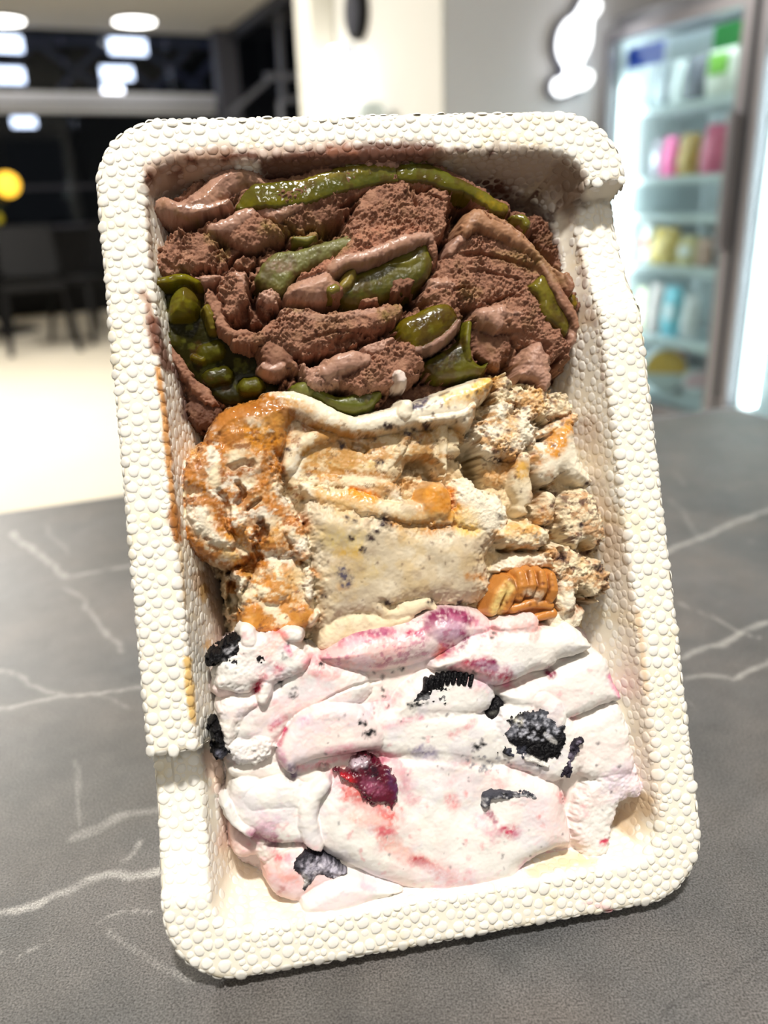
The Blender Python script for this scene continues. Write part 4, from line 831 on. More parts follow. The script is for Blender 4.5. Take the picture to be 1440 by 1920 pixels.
# caramel swirls
for pts, col, hw, st, wet in (
 ([(385, 820), (400, 785), (430, 762), (480, 750), (510, 748)], CA, 14, .9, .9), ([(400, 800), (450, 775), (500, 770), (545, 775), (580, 795)], CD, 12, .6, .8), ([(420, 825), (470, 815), (520, 800)], CB, 16, .7, .9),
 ([(410, 800), (440, 790)], (186, 120, 56), 20, .6, .9), ([(490, 840), (510, 850), (515, 880)], CA, 14, .85, .8), ([(440, 820), (480, 825), (520, 830)], (212, 140, 50), 14, .7, .95), ([(412, 830), (416, 860), (424, 880), (440, 900)], CA, 8, .8, .6),
 ([(352, 852), (372, 848)], CB, 10, .7, .7), ([(342, 870), (350, 885), (360, 890)], (205, 135, 70), 9, .8, .7), ([(345, 895), (375, 915), (395, 930), (402, 960), (415, 985), (430, 1000)], CA, 9, .85, .7),
 ([(400, 935), (415, 955), (420, 980)], CD, 9, .8, .7), ([(336, 985), (350, 1005), (368, 1018), (360, 1030)], CA, 10, .85, .7), ([(430, 900), (445, 890), (470, 880)], CD, 10, .7, .4), ([(440, 920), (470, 935), (490, 910)], (190, 130, 60), 12, .6, .4),
 ([(495, 905), (500, 930), (515, 945)], CA, 14, .7, .5), ([(440, 995), (470, 1010), (500, 1020), (520, 1000)], CB, 14, .7, .6), ([(455, 960), (480, 960), (520, 960), (545, 975), (565, 985)], (200, 130, 60), 10, .6, .5), ([(480, 965), (490, 990)], CD, 12, .7, .5),
 ([(380, 1042), (420, 1055), (455, 1065), (470, 1075)], CA, 8, .8, .7), ([(420, 1030), (450, 1050), (470, 1070)], (214, 170, 90), 9, .6, .5), ([(480, 1020), (490, 1050), (500, 1075)], CA, 10, .85, .7), ([(530, 1015), (545, 1040)], CA, 12, .7, .6),
 ([(540, 1080), (545, 1110), (560, 1130)], CB, 10, .6, .4), ([(455, 1150), (475, 1140), (490, 1160), (495, 1180)], CA, 9, .8, .6), ([(560, 1140), (575, 1160)], CA, 12, .6, .5), ([(500, 1184), (530, 1182)], CB, 7, .7, .5), ([(500, 1090), (512, 1105)], CD, 5, .6, .3),
 ([(545, 752), (580, 768)], (220, 160, 80), 8, .5, .7), ([(590, 800), (640, 815), (680, 825)], (188, 128, 58), 8, .6, .5), ([(560, 850), (590, 846), (640, 850)], (190, 140, 66), 7, .6, .5), ([(590, 862), (640, 870), (690, 872)], (206, 160, 76), 10, .5, .5), ([(570, 880), (620, 885), (680, 886), (730, 895)], (166, 110, 40), 5, .7, .5),
 ([(630, 845), (660, 860), (690, 865)], (214, 180, 110), 8, .5, .5), ([(700, 830), (740, 820), (790, 810), (850, 805)], (196, 156, 88), 14, .5, .4), ([(760, 825), (790, 815)], CD, 6, .5, .4),
 ([(640, 930), (680, 928), (700, 935)], (232, 152, 50), 9, .85, .8), ([(600, 925), (640, 945), (700, 955)], (224, 170, 96), 8, .6, .6), ([(735, 975), (780, 985), (840, 985)], (190, 126, 46), 9, .7, .5), ([(750, 980), (756, 1005)], (196, 140, 60), 6, .5, .3),
 ([(805, 950), (825, 930), (845, 955)], (222, 146, 52), 16, .7, .7), ([(830, 930), (835, 950)], (190, 120, 40), 6, .5, .7), ([(870, 975), (880, 990)], (232, 186, 90), 14, .6, .4),
 ([(640, 1035), (668, 1038)], (206, 160, 66), 8, .7, .3), ([(620, 1010), (660, 1015)], (216, 190, 120), 14, .5, .3), ([(640, 1060), (690, 1070)], (206, 180, 120), 14, .4, .3), ([(650, 1098), (640, 1102)], (190, 140, 80), 6, .5, .3), ([(880, 1080), (900, 1082)], (190, 130, 66), 5, .7, .3),
 ([(880, 735), (905, 720), (922, 712)], (240, 190, 96), 8, .8, .6), ([(840, 745), (870, 740)], (232, 196, 130), 10, .6, .6), ([(900, 745), (912, 735), (924, 725)], (224, 160, 70), 4, .7, .6),
 ([(960, 780), (955, 810), (940, 835)], (214, 160, 80), 10, .5, .3), ([(1005, 730), (1012, 760), (1005, 775)], (206, 150, 70), 9, .6, .4), ([(945, 870), (930, 895)], (190, 130, 56), 14, .6, .4), ([(965, 855), (975, 870)], CA, 10, .6, .4),
 ([(1040, 840), (1055, 815), (1068, 800)], (222, 150, 60), 12, .9, .95), ([(978, 872), (980, 890)], (220, 170, 80), 7, .7, .5), ([(1003, 855), (1008, 865)], (222, 150, 80), 6, .6, .4), ([(1020, 960), (1030, 970)], (190, 130, 60), 10, .6, .4),
 ([(960, 995), (1000, 988)], (230, 176, 100), 9, .6, .5), ([(1095, 1030), (1090, 1060)], (222, 180, 120), 6, .5, .3), ([(1110, 1085), (1125, 1080)], (216, 160, 90), 6, .6, .4), ([(1075, 1150), (1085, 1140)], CD, 7, .6, .4), ([(1030, 785), (1060, 780)], (166, 110, 60), 6, .6, .3)):
    f.paint(pts, col, hw*1.35, min(1, st*1.15), hw*1.1, wet)
R1 = [(890, 715), (1060, 730), (1085, 790), (1010, 880), (940, 930), (890, 860)]; R2 = [(1000, 890), (1130, 910), (1145, 1110), (1040, 1140), (1010, 1000)]; R3 = [(540, 785), (760, 805), (865, 800), (835, 890), (720, 925), (560, 905)]; R4 = [(430, 1040), (580, 1040), (592, 1180), (450, 1190)]; R5 = [(565, 950), (900, 970), (925, 1130), (600, 1190)]; R6 = [(338, 850), (430, 800), (560, 820), (565, 1050), (340, 1040)]
f.blotch(R1, (196, 146, 84), .85, .3, .05, .4); f.blotch(R1, (120, 80, 54), .8, .55, .22, .5, seed=4); f.blotch(R2, (186, 138, 92), .85, .35, .0, .4); f.blotch(R2, (104, 70, 56), .85, .5, .18, .42, seed=4); f.blotch([(930, 980), (1040, 980), (1030, 1035), (940, 1035)], (214, 160, 88), .85, .35, -.05, .3)
f.blotch(R3, (190, 136, 66), .85, .16, .0, .3, .5); f.blotch(R3, (226, 206, 168), .7, .3, .1, .4, seed=3); f.blotch(R3, (120, 84, 50), .8, .5, .28, .5, seed=6); f.blotch(R4, (204, 136, 54), .9, .3, .0, .3, .5); f.blotch(R4, (120, 74, 44), .7, .5, .25, .5, seed=5); f.blotch(R5, (206, 178, 128), .6, .12, -.05, .4); f.blotch(R5, (184, 160, 132), .5, .2, .1, .5, seed=5)
f.blotch(R6, (182, 118, 56), .92, .22, .09, .3, .7, seed=9); f.blotch(R6, (140, 80, 30), .8, .35, .22, .45, .6, seed=2); f.blotch(R6, (236, 226, 206), .8, .25, .15, .4, .1, seed=12)
# chocolate flakes and specks
for x, y, r in ((722, 980, 11), (704, 997, 5), (696, 1008, 7), (681, 1032, 6), (660, 1009, 6), (608, 1117, 7), (729, 1132, 6), (713, 866, 6), (764, 812, 7), (775, 805, 4), (726, 800, 7), (798, 797, 7), (936, 968, 5), (641, 835, 6), (650, 970, 4), (666, 976, 4), (1102, 908, 6), (1091, 985, 5), (1055, 1045, 9), (1125, 1065, 8), (922, 1090, 5), (910, 1105, 5), (862, 1132, 8), (806, 1129, 6), (960, 843, 4), (1040, 835, 4), (540, 843, 4)):
    f.paint([(x-2, y-1), (x+2, y+1)], DK, r*.8, .95, r*.8, .2, fs=1.2)
for pts in ([(640, 1068), (648, 1080), (652, 1092)], [(782, 762), (790, 752), (796, 745)]): f.paint(pts, (86, 78, 92), 9, .85, 8, fs=.9)
f.paint([(824, 742), (842, 734)], DK, 1.5, .8, 2); f.paint([(800, 764), (818, 752)], DK, 2, .8, 2)
f.specks([(640, 960), (920, 990), (910, 1100), (620, 1150)], 40, 1.6, (110, 84, 70), .8); f.specks([(900, 720), (1060, 730), (1130, 1000), (1130, 1110), (1000, 1030), (900, 860)], 90, 2.4, (84, 50, 40), .85)
f.specks([(690, 800), (880, 770), (860, 830), (720, 860)], 26, 2.0, (80, 54, 46), .8); f.specks([(540, 830), (560, 780), (640, 830), (580, 920)], 14, 1.8, (90, 66, 54), .7); f.specks([(400, 1000), (580, 1000), (580, 1160), (460, 1170)], 14, 2.0, (110, 70, 50), .7); f.specks([(780, 742), (900, 712), (850, 770)], 16, 1.6, (110, 70, 56), .8)
cream = f.mesh('caramel_ice_cream', M_cream)
tag(cream, 'cream ice cream with caramel swirls and walnut in the middle of the tray', 'ice cream')
# walnut half: lobed ridges
g = Field(905, 1055, 1075, 1185, step=.25, seed=410)
N1c = (196, 128, 58)
g.flake([(922, 1150), (930, 1118), (948, 1088), (975, 1072), (1010, 1068), (1040, 1075), (1048, 1095), (1050, 1125), (1035, 1150), (1005, 1165), (960, 1160)], -5.2, (150, 86, 36), r=4, edge=.2)
for pts, w_, h_ in (([(926, 1146), (936, 1118), (952, 1094)], [18, 22, 20], [-4, -2.6, -2.6]), ([(958, 1092), (962, 1112), (950, 1140)], [20, 20, 16], [-2.2, -2.2, -4]), ([(978, 1078), (982, 1100), (976, 1120)], [18, 22, 16], [-2.4, -1.8, -3]), ([(996, 1074), (1000, 1098), (994, 1112)], [16, 20, 14], [-2.6, -1.8, -3]), ([(1016, 1076), (1020, 1102), (1012, 1120)], [18, 22, 16], [-2.6, -2, -3.2]), ([(1036, 1080), (1040, 1108), (1034, 1124)], [16, 20, 16], [-3, -2.4, -3.4]), ([(965, 1142), (1000, 1132), (1035, 1136)], [16, 18, 14], [-4, -3.6, -4]), ([(1010, 1158), (1040, 1150)], [14, 18], [-4.6, -4.6])):
    g.ridge(pts, w_, h_, N1c, wet=.55, edge=.12)
g.finish(.12, 1)
g.paint([(930, 1150), (940, 1118), (955, 1100)], (236, 206, 130), 10, .9, 5); g.paint([(990, 1112), (1010, 1118)], (236, 214, 180), 8, .7, 6)
for pts in ([(955, 1085), (968, 1100), (972, 1120)], [(990, 1072), (992, 1095)], [(1008, 1074), (1010, 1100)], [(1028, 1078), (1030, 1110)], [(960, 1128), (1000, 1122), (1030, 1126)]): g.paint(pts, (120, 64, 26), 2.5, .7, 3)
g.specks([(930, 1140), (1040, 1080), (1045, 1140)], 16, 2, (112, 56, 24))
o = g.mesh('walnut_half', M_nut, cream, skirt=3); o['label'] = 'brown lobed walnut half with a pale broken edge'
# sauce drop on the tray wall
g = Field(1095, 1150, 1185, 1225, step=.25, seed=420)
g.ridge([(1122, 1178), (1132, 1190), (1148, 1194), (1156, 1184)], [16, 26, 32, 26], [-24, -22, -19.4, -17.6], (226, 170, 90), wet=.9, edge=.1)
g.finish(0, 0); g.paint([(1120, 1176), (1130, 1194), (1145, 1202)], (206, 132, 50), 6, .7, 4); g.specks([(1140, 1190), (1160, 1186), (1158, 1200), (1144, 1202)], 9, 1.8, (130, 66, 30))
drop = g.mesh('caramel_drop', M_cherry, None, skirt=2)
drop.parent = tray; drop.matrix_world = TRAY_M

# ================= white ice cream with cherries and dark cookie
W1 = (238, 233, 226); W2 = (234, 225, 215); W3 = (234, 214, 210); PK = (236, 178, 178); RD = (170, 30, 62); PU = (132, 44, 84); BK = (15, 14, 17)
f = Field(360, 1120, 1240, 1750, seed=500); f.rag = 1.3; f.ks = 2.3
OUT = [(395, 1260), (410, 1220), (450, 1188), (520, 1182), (580, 1205), (650, 1195), (720, 1165), (790, 1150), (850, 1138), (930, 1158), (1000, 1152), (1040, 1178), (1085, 1176), (1115, 1212), (1145, 1240), (1165, 1300), (1182, 1350), (1196, 1440), (1202, 1485), (1172, 1512), (1158, 1560), (1145, 1610), (1110, 1622), (1060, 1608), (1000, 1620), (975, 1665), (850, 1692), (750, 1684), (700, 1696), (640, 1718), (585, 1722), (520, 1692), (492, 1640), (440, 1605), (425, 1540), (412, 1460), (402, 1390), (408, 1320)]
deep(f, OUT, W3, -22)
f.flake([(420, 1290), (480, 1220), (640, 1210), (800, 1160), (950, 1170), (1090, 1190), (1140, 1260), (1170, 1350), (1190, 1440), (1165, 1490), (1145, 1580), (1100, 1605), (980, 1620), (940, 1665), (800, 1680), (640, 1690), (540, 1660), (470, 1600), (435, 1500), (420, 1400)], -7.5, W2, r=6, crumb=.06, wave=1.0, edge=.7)
# big middle sweep
f.flake([(588, 1560), (600, 1505), (622, 1470), (660, 1440), (720, 1420), (820, 1400), (920, 1420), (1000, 1450), (1060, 1480), (1075, 1540), (1082, 1590), (1040, 1602), (1005, 1622), (985, 1640), (975, 1664), (930, 1676), (850, 1692), (790, 1684), (720, 1662), (660, 1634), (610, 1606)], -2.6, W1, r=6, tilt=(.1, -.35), wet=.35, wave=.9, edge=.35)
f.ridge([(592, 1590), (578, 1548), (584, 1505), (610, 1472)], [30, 34, 32, 22], [-3, -2.4, -2.4, -3], W1, wet=.4)
f.flake([(560, 1420), (600, 1370), (680, 1330), (760, 1320), (860, 1330), (940, 1350), (960, 1420), (920, 1450), (820, 1440), (740, 1430), (700, 1415), (650, 1420)], -3.2, W1, r=5, wet=.3, wave=.8)
f.flake([(520, 1412), (535, 1380), (560, 1345), (610, 1322), (680, 1330), (720, 1370), (716, 1405), (680, 1412), (640, 1418), (610, 1424), (580, 1432), (558, 1440), (552, 1455), (540, 1452), (528, 1435)], -2.0, W3, r=3, wet=.45, wave=.6, edge=.3)
f.flake([(420, 1330), (440, 1300), (500, 1290), (560, 1240), (620, 1240), (680, 1260), (700, 1300), (640, 1340), (560, 1350), (520, 1400), (480, 1400), (440, 1390)], -4.6, W1, r=4, wet=.2, wave=.8, crumb=.05)
# berry roll on top
f.flake([(600, 1240), (622, 1215), (660, 1192), (712, 1176), (760, 1166), (790, 1158), (820, 1142), (860, 1138), (900, 1146), (928, 1165), (930, 1195), (890, 1215), (830, 1235), (780, 1250), (720, 1262), (660, 1262)], -2.6, W3, r=6, wet=.55, dome=1.4, wave=.6, edge=.3)
f.flake([(795, 1195), (798, 1165), (820, 1146), (860, 1142), (890, 1158), (892, 1190), (870, 1215), (830, 1215)], -1.2, (226, 190, 202), r=6, wet=.5, dome=1.0)
# upper right folds
f.flake([(815, 1245), (850, 1218), (880, 1196), (925, 1185), (960, 1180), (1010, 1178), (1050, 1180), (1075, 1172), (1100, 1190), (1118, 1216), (1090, 1232), (1060, 1238), (1036, 1258), (1000, 1266), (960, 1284), (930, 1288), (890, 1272), (850, 1262), (820, 1262)], -0.6, W1, r=4.5, wet=.15, crumb=.08, wave=.6, edge=.35)
f.flake([(930, 1170), (960, 1160), (1000, 1152), (1016, 1168), (1005, 1190), (960, 1195), (935, 1190)], -1.6, W3, r=3, wet=.2, crumb=.2)
f.flake([(940, 1300), (1000, 1280), (1060, 1250), (1120, 1225), (1145, 1242), (1158, 1280), (1172, 1312), (1150, 1320), (1110, 1338), (1075, 1352), (1052, 1358), (1030, 1350), (1000, 1345), (960, 1330)], -2.6, W1, r=4, wet=.2, tilt=(.3, .2), wave=.5)
f.ridge([(1022, 1318), (1036, 1334), (1048, 1348)], [40, 52, 36], [-2, -1.2, -1.6], W1, wet=.4)
f.flake([(1060, 1365), (1110, 1340), (1160, 1318), (1180, 1345), (1190, 1400), (1198, 1440), (1185, 1462), (1140, 1470), (1095, 1460), (1075, 1420)], -3.4, W1, r=4, crumb=.08, wave=.6, edge=.6)
f.flake([(1090, 1480), (1140, 1450), (1190, 1440), (1204, 1488), (1180, 1500), (1165, 1512), (1160, 1540), (1150, 1580), (1140, 1612), (1108, 1620), (1085, 1590), (1078, 1540)], -4, W1, r=3.5, crumb=.25, wave=.6, edge=.7)
f.flake([(1180, 1445), (1198, 1440), (1206, 1480), (1196, 1496), (1180, 1480)], -4.5, W3, r=2, crumb=.5)
f.flake([(735, 1345), (755, 1295), (800, 1262), (850, 1250), (915, 1265), (935, 1320), (890, 1345), (800, 1355)], -3.1, W1, r=4, wet=.3)
f.flake([(925, 1340), (960, 1322), (1020, 1322), (1085, 1355), (1105, 1400), (1090, 1455), (1040, 1470), (990, 1450), (940, 1430)], -2.5, W1, r=4, wet=.3)
# left top chunk
f.flake([(405, 1262), (420, 1240), (445, 1205), (456, 1186), (470, 1176), (490, 1190), (520, 1186), (552, 1182), (564, 1192), (556, 1206), (572, 1226), (582, 1240), (572, 1262), (545, 1272), (520, 1282), (505, 1300), (496, 1318), (485, 1310), (488, 1290), (460, 1302), (430, 1298), (405, 1286)], -2.2, W1, r=3.5, crumb=.22, wave=.5)
f.ridge([(540, 1190), (556, 1192)], 22, -1.6, W1, wet=.5); f.ridge([(462, 1186), (466, 1200)], 26, -1.6, W1, wet=.3); f.ridge([(498, 1292), (492, 1314)], [22, 17], [-2, -1.8], W1, wet=.4)
f.flake([(400, 1290), (420, 1278), (450, 1296), (478, 1300), (470, 1312), (430, 1312), (404, 1306)], -6, W3, r=2.5)
f.flake([(408, 1330), (430, 1312), (470, 1312), (482, 1322), (456, 1350), (440, 1385), (425, 1400), (415, 1370)], -2.8, W1, r=3, crumb=.22)
f.flake([(420, 1400), (450, 1385), (500, 1380), (520, 1400), (500, 1425), (470, 1440), (440, 1432)], -4, W1, r=2.5, crumb=.45)
f.flake([(430, 1440), (480, 1425), (560, 1440), (610, 1440), (600, 1475), (560, 1475), (500, 1470), (440, 1465)], -6.4, W2, r=3)
f.flake([(436, 1470), (470, 1460), (500, 1472), (560, 1480), (596, 1490), (585, 1530), (592, 1580), (560, 1592), (520, 1590), (480, 1574), (446, 1556), (430, 1520)], -4.4, W1, r=4, wet=.35, wave=.5, tilt=(0, .3))
f.ridge([(478, 1500), (520, 1490), (565, 1495)], [40, 56, 40], [-4.4, -3.8, -4.2], W1, wet=.3); f.ridge([(425, 1515), (440, 1545), (470, 1566)], [14, 14, 12], -4.2, W1, wet=.4)
f.flake([(432, 1560), (470, 1575), (510, 1592), (512, 1604), (480, 1610), (455, 1616), (436, 1604)], -9, (232, 196, 186), r=4, wet=.4)
# lower left
f.flake([(500, 1640), (515, 1618), (545, 1602), (590, 1602), (630, 1622), (650, 1640), (640, 1665), (600, 1680), (560, 1698), (525, 1690), (505, 1668)], -4.4, (240, 204, 196), r=4, wet=.4, wave=.6)
f.flake([(566, 1700), (585, 1680), (620, 1660), (660, 1648), (710, 1662), (760, 1676), (740, 1690), (705, 1696), (660, 1718), (610, 1726), (572, 1720)], -1.4, W1, r=3.5, wet=.45, wave=.5, edge=.3)
f.cut([(500, 1600), (560, 1592), (590, 1602), (620, 1616)], 12, 3.5, .5); f.cut([(600, 1445), (612, 1450), (618, 1440)], 16, 3); f.cut([(1064, 1470), (1060, 1490), (1066, 1530)], 8, .7); f.cut([(930, 1322), (932, 1340)], 22, 6)
f.cut([(600, 1320), (660, 1290), (720, 1282)], 8, .8); f.cut([(735, 1684), (755, 1684)], 14, 2)
f.finish(.12, .9)
f.mottle((248, 238, 226), .5, .15); f.mottle(W3, .35, .2, .15, .5)
for pts, col, hw, st, wet in (
 ([(600, 1250), (640, 1222), (690, 1205), (740, 1200)], PK, 24, .6, .5), ([(645, 1208), (680, 1188), (720, 1190)], (150, 70, 108), 9, .65, .5), ([(630, 1225), (660, 1200), (700, 1195)], (206, 110, 130), 8, .5, .5), ([(650, 1235), (720, 1215)], (238, 190, 184), 16, .6, .5),
 ([(805, 1172), (830, 1150), (862, 1152), (884, 1164)], PU, 9, .8, .6), ([(800, 1195), (806, 1175)], (160, 84, 120), 8, .6, .6), ([(840, 1170), (865, 1185), (872, 1200), (868, 1212)], PU, 8, .65, .6), ([(830, 1205), (850, 1212), (835, 1222)], (168, 60, 98), 9, .6, .6), ([(826, 1190), (850, 1180)], (206, 170, 190), 12, .5, .6),
 ([(768, 1187), (790, 1186)], (176, 50, 90), 5, .9, .6), ([(900, 1175), (925, 1190)], PK, 14, .6, .4), ([(820, 1225), (826, 1215)], (206, 90, 70), 6, .8, .7), ([(845, 1255), (870, 1250), (910, 1240)], (190, 80, 110), 7, .6, .5),
 ([(880, 1250), (905, 1260), (935, 1262), (950, 1272)], RD, 11, .92, .8), ([(890, 1248), (930, 1250)], PU, 7, .7, .7), ([(860, 1262), (900, 1276)], PK, 12, .6, .5), ([(900, 1280), (950, 1284)], (230, 150, 170), 6, .6, .5), ([(1028, 1262), (1034, 1266)], (130, 40, 70), 7, .9, .3),
 ([(970, 1170), (1005, 1172), (1000, 1190)], (240, 186, 178), 9, .7, .4), ([(505, 1200), (520, 1192), (528, 1190)], (232, 120, 120), 8, .75, .4), ([(500, 1215), (520, 1205)], (246, 200, 186), 12, .5, .3), ([(538, 1215), (545, 1228)], (222, 120, 150), 4, .7, .5), ([(520, 1262), (527, 1252)], (206, 90, 116), 7, .7, .5), ([(480, 1295), (488, 1275), (492, 1272)], (164, 26, 60), 6, .9, .8), ([(578, 1240), (582, 1230)], (220, 130, 150), 5, .7, .5),
 ([(580, 1230), (620, 1225), (660, 1220)], (240, 190, 190), 6, .5, .5), ([(512, 1362), (522, 1352), (534, 1346)], (196, 40, 80), 6, .9, .8), ([(524, 1395), (530, 1380), (536, 1366)], (190, 60, 96), 4, .8, .6), ([(540, 1330), (600, 1318)], (246, 206, 202), 16, .5, .3), ([(565, 1352), (575, 1350)], (206, 140, 166), 8, .5, .4),
 ([(560, 1440), (600, 1432), (650, 1420)], (232, 170, 176), 5, .6, .5), ([(545, 1440), (548, 1452)], (130, 110, 128), 8, .7, .5), ([(524, 1410), (530, 1432)], (210, 160, 176), 6, .6, .5), ([(660, 1400), (615, 1410)], (236, 180, 190), 5, .5, .4), ([(640, 1300), (600, 1300)], (246, 214, 208), 12, .5, .3),
 ([(700, 1330), (716, 1322), (730, 1310)], (226, 176, 180), 14, .6, .4), ([(722, 1365), (760, 1352), (790, 1346)], (222, 166, 176), 5, .6, .4), ([(850, 1378), (876, 1362), (888, 1352)], (232, 180, 180), 6, .6, .4), ([(920, 1300), (940, 1310)], (210, 206, 200), 14, .5, .3),
 ([(650, 1415), (690, 1412), (725, 1420)], (214, 150, 156), 8, .7, .5), ([(640, 1462), (668, 1486), (700, 1512), (728, 1530)], (222, 110, 104), 16, .7, .5), ([(690, 1530), (715, 1556), (740, 1590), (790, 1616), (850, 1646)], (232, 160, 150), 12, .65, .4), ([(600, 1260), (640, 1240), (700, 1240)], (240, 186, 182), 16, .5, .4), ([(700, 1425), (745, 1436), (760, 1470)], (176, 90, 110), 8, .6, .4), ([(740, 1430), (762, 1460), (770, 1490)], (226, 176, 182), 12, .5, .4), ([(668, 1530), (705, 1540)], (240, 186, 170), 12, .6, .4), ([(715, 1556), (730, 1562)], (216, 110, 116), 6, .75, .5), ([(740, 1590), (770, 1602)], (240, 200, 186), 9, .6, .4),
 ([(780, 1612), (796, 1618), (820, 1632), (840, 1642)], (206, 110, 110), 7, .8, .5), ([(780, 1614), (790, 1616)], (190, 84, 90), 8, .7, .5), ([(870, 1645), (884, 1660)], (228, 170, 170), 10, .7, .4), ([(845, 1500), (852, 1508)], (236, 160, 160), 8, .6, .4), ([(840, 1470), (850, 1462)], (240, 190, 184), 6, .6, .4),
 ([(918, 1525), (926, 1540)], (130, 50, 78), 6, .85, .5), ([(942, 1556), (966, 1560)], (196, 60, 90), 7, .85, .6), ([(905, 1540), (930, 1560)], (226, 180, 186), 12, .5, .4), ([(1000, 1500), (1040, 1540), (1060, 1580)], (246, 222, 218), 30, .6, .3), ([(1050, 1490), (1056, 1500)], (226, 140, 140), 5, .6, .4), ([(1130, 1578), (1136, 1576)], (206, 60, 90), 5, .9, .5), ([(1008, 1622), (1014, 1612)], (170, 110, 130), 6, .7, .4), ([(990, 1628), (1000, 1622)], (226, 190, 206), 12, .6, .4),
 ([(1148, 1270), (1156, 1290), (1166, 1304)], (226, 140, 170), 5, .75, .4), ([(1172, 1324), (1176, 1316)], (216, 110, 150), 5, .8, .4), ([(1160, 1450), (1172, 1446)], (206, 160, 176), 10, .5, .3), ([(1100, 1410), (1180, 1400)], (250, 232, 226), 20, .5, .3), ([(1150, 1470), (1190, 1480)], (232, 214, 222), 20, .6, .3),
 ([(482, 1565), (500, 1562), (508, 1570)], (142, 66, 96), 12, .8, .4), ([(490, 1545), (505, 1550)], (236, 200, 212), 16, .5, .3), ([(520, 1608), (540, 1610)], (220, 120, 124), 8, .7, .4), ([(520, 1640), (545, 1650)], (236, 170, 160), 16, .6, .4), ([(524, 1672), (528, 1668)], (190, 90, 60), 5, .8, .5), ([(680, 1660), (700, 1668)], (150, 140, 166), 6, .6, .4), ([(600, 1700), (680, 1680)], (246, 226, 226), 16, .5, .4),
 ([(560, 1580), (600, 1600)], (236, 200, 200), 6, .5, .4), ([(780, 1410), (812, 1412)], (150, 140, 160), 8, .7, .3), ([(800, 1640), (930, 1660)], (240, 222, 224), 18, .5, .3), ([(960, 1440), (980, 1450)], (240, 200, 200), 9, .5, .3), ([(930, 1460), (940, 1470)], (244, 200, 196), 10, .6, .3), ([(985, 1440), (1010, 1436)], (200, 200, 206), 12, .4, .3)):
    f.paint(pts, col, hw*1.2, min(1, st*1.35), hw*1.1, wet)
BQ = [(420, 1200), (700, 1180), (1000, 1170), (1170, 1320), (1190, 1480), (1100, 1600), (850, 1680), (560, 1690), (440, 1560)]
f.blotch(BQ, (240, 210, 206), .45, .10, .1, .5); f.blotch(BQ, (226, 150, 158), .45, .2, .32, .6, seed=3); f.blotch(BQ, (222, 214, 226), .35, .12, .1, .4, seed=7); f.blotch([(590, 1260), (640, 1195), (800, 1150), (900, 1145), (930, 1190), (820, 1240)], (176, 80, 120), .6, .45, .08, .4, .6, seed=5)
f.specks([(640, 1330), (1100, 1330), (1180, 1480), (1100, 1600), (760, 1640), (640, 1560)], 70, 1.6, (84, 70, 78), .8); f.specks([(600, 1480), (1000, 1480), (1000, 1640), (700, 1640)], 30, 3, (226, 150, 150), .6); f.specks([(430, 1200), (570, 1200), (560, 1300), (430, 1300)], 14, 2.0, (60, 50, 56), .9); f.specks([(880, 1420), (960, 1420), (940, 1450), (870, 1440)], 26, 2, (70, 74, 96), .8)
f.specks([(700, 1240), (900, 1260), (860, 1300), (740, 1340)], 12, 2.4, BK, .9)
for x, y, r in ((601, 1247, 6), (549, 1304, 6), (752, 1254, 5), (690, 1376, 7), (700, 1372, 6), (894, 1400, 6), (904, 1394, 6), (680, 1356, 6), (927, 1186, 4), (923, 1195, 3), (525, 1278, 4), (720, 1305, 3), (770, 1322, 6), (784, 1322, 5)): f.paint([(x-2, y), (x+2, y+1)], BK, r*.8, .95, r*.9, .2, fs=1.3)
white = f.mesh('cherry_cookie_ice_cream', M_cream)
tag(white, 'white ice cream with cherry streaks and black cookie at the bottom of the tray', 'ice cream')
def cookie(box, flakes, paints=(), label=None, name='cookie_chunk', mat=None, spk=(), lump=.15):
    g = Field(*box, step=.25, seed=600+box[0]); dz = -.9
    flakes = [(kd, (a[0], a[1]+dz, *a[2:]) if kd == 'flake' else (a[0], a[1], [q+dz for q in a[2]] if isinstance(a[2], (list, tuple)) else a[2]+dz, *a[3:]), kw) for kd, a, kw in flakes]
    for kind, a, k in flakes: getattr(g, kind)(*a, **k)
    g.finish(lump, 1)
    for a, k in paints: g.paint(*a, **k)
    for a in spk: g.specks(*a)
    o = g.mesh(name, mat or M_cookie, white, skirt=2)
    if label: o['label'] = label
    return o
kc = K(r=1.6, crumb=.8, wet=.3, edge=1.0)
cookie((380, 1180, 500, 1270), [('flake', ([(391, 1240), (398, 1226), (420, 1214), (438, 1202), (452, 1198), (448, 1210), (462, 1212), (476, 1208), (480, 1218), (468, 1226), (456, 1230), (452, 1250), (440, 1254), (430, 1246), (412, 1248), (396, 1248)], -1.6, BK), kc), ('flake', ([(478, 1226), (492, 1226), (494, 1236), (484, 1242), (477, 1236)], -1.4, BK), kc)], spk=[([(395, 1235), (450, 1205), (440, 1250)], 12, 2.5, (170, 168, 172))])
cookie((380, 1345, 450, 1430), [('flake', ([(391, 1358), (400, 1357), (406, 1362), (414, 1358), (420, 1364), (418, 1384), (424, 1400), (436, 1406), (434, 1420), (428, 1416), (414, 1424), (402, 1414), (407, 1398), (404, 1376), (394, 1368)], -3.2, BK), kc)], [(([(410, 1414), (418, 1418)], (110, 110, 124), 7, .7, 6), {})])
teeth = [('flake', ([(770, 1318), (785, 1296), (820, 1278), (850, 1268), (880, 1270), (892, 1280), (880, 1292), (850, 1298), (820, 1306), (790, 1322)], -2.4, BK), K(r=1.2, crumb=.4, wet=.35, edge=.4))]
for k_ in range(9):
    t_ = k_/8; x_ = 800 + 84*t_; y_ = 1283 - 14*math.sin(t_*2.4); teeth.append(('ridge', ([(x_-2, y_+12), (x_+2, y_-6)], 7.5, -1.5, BK), K(wet=.5, edge=.05)))
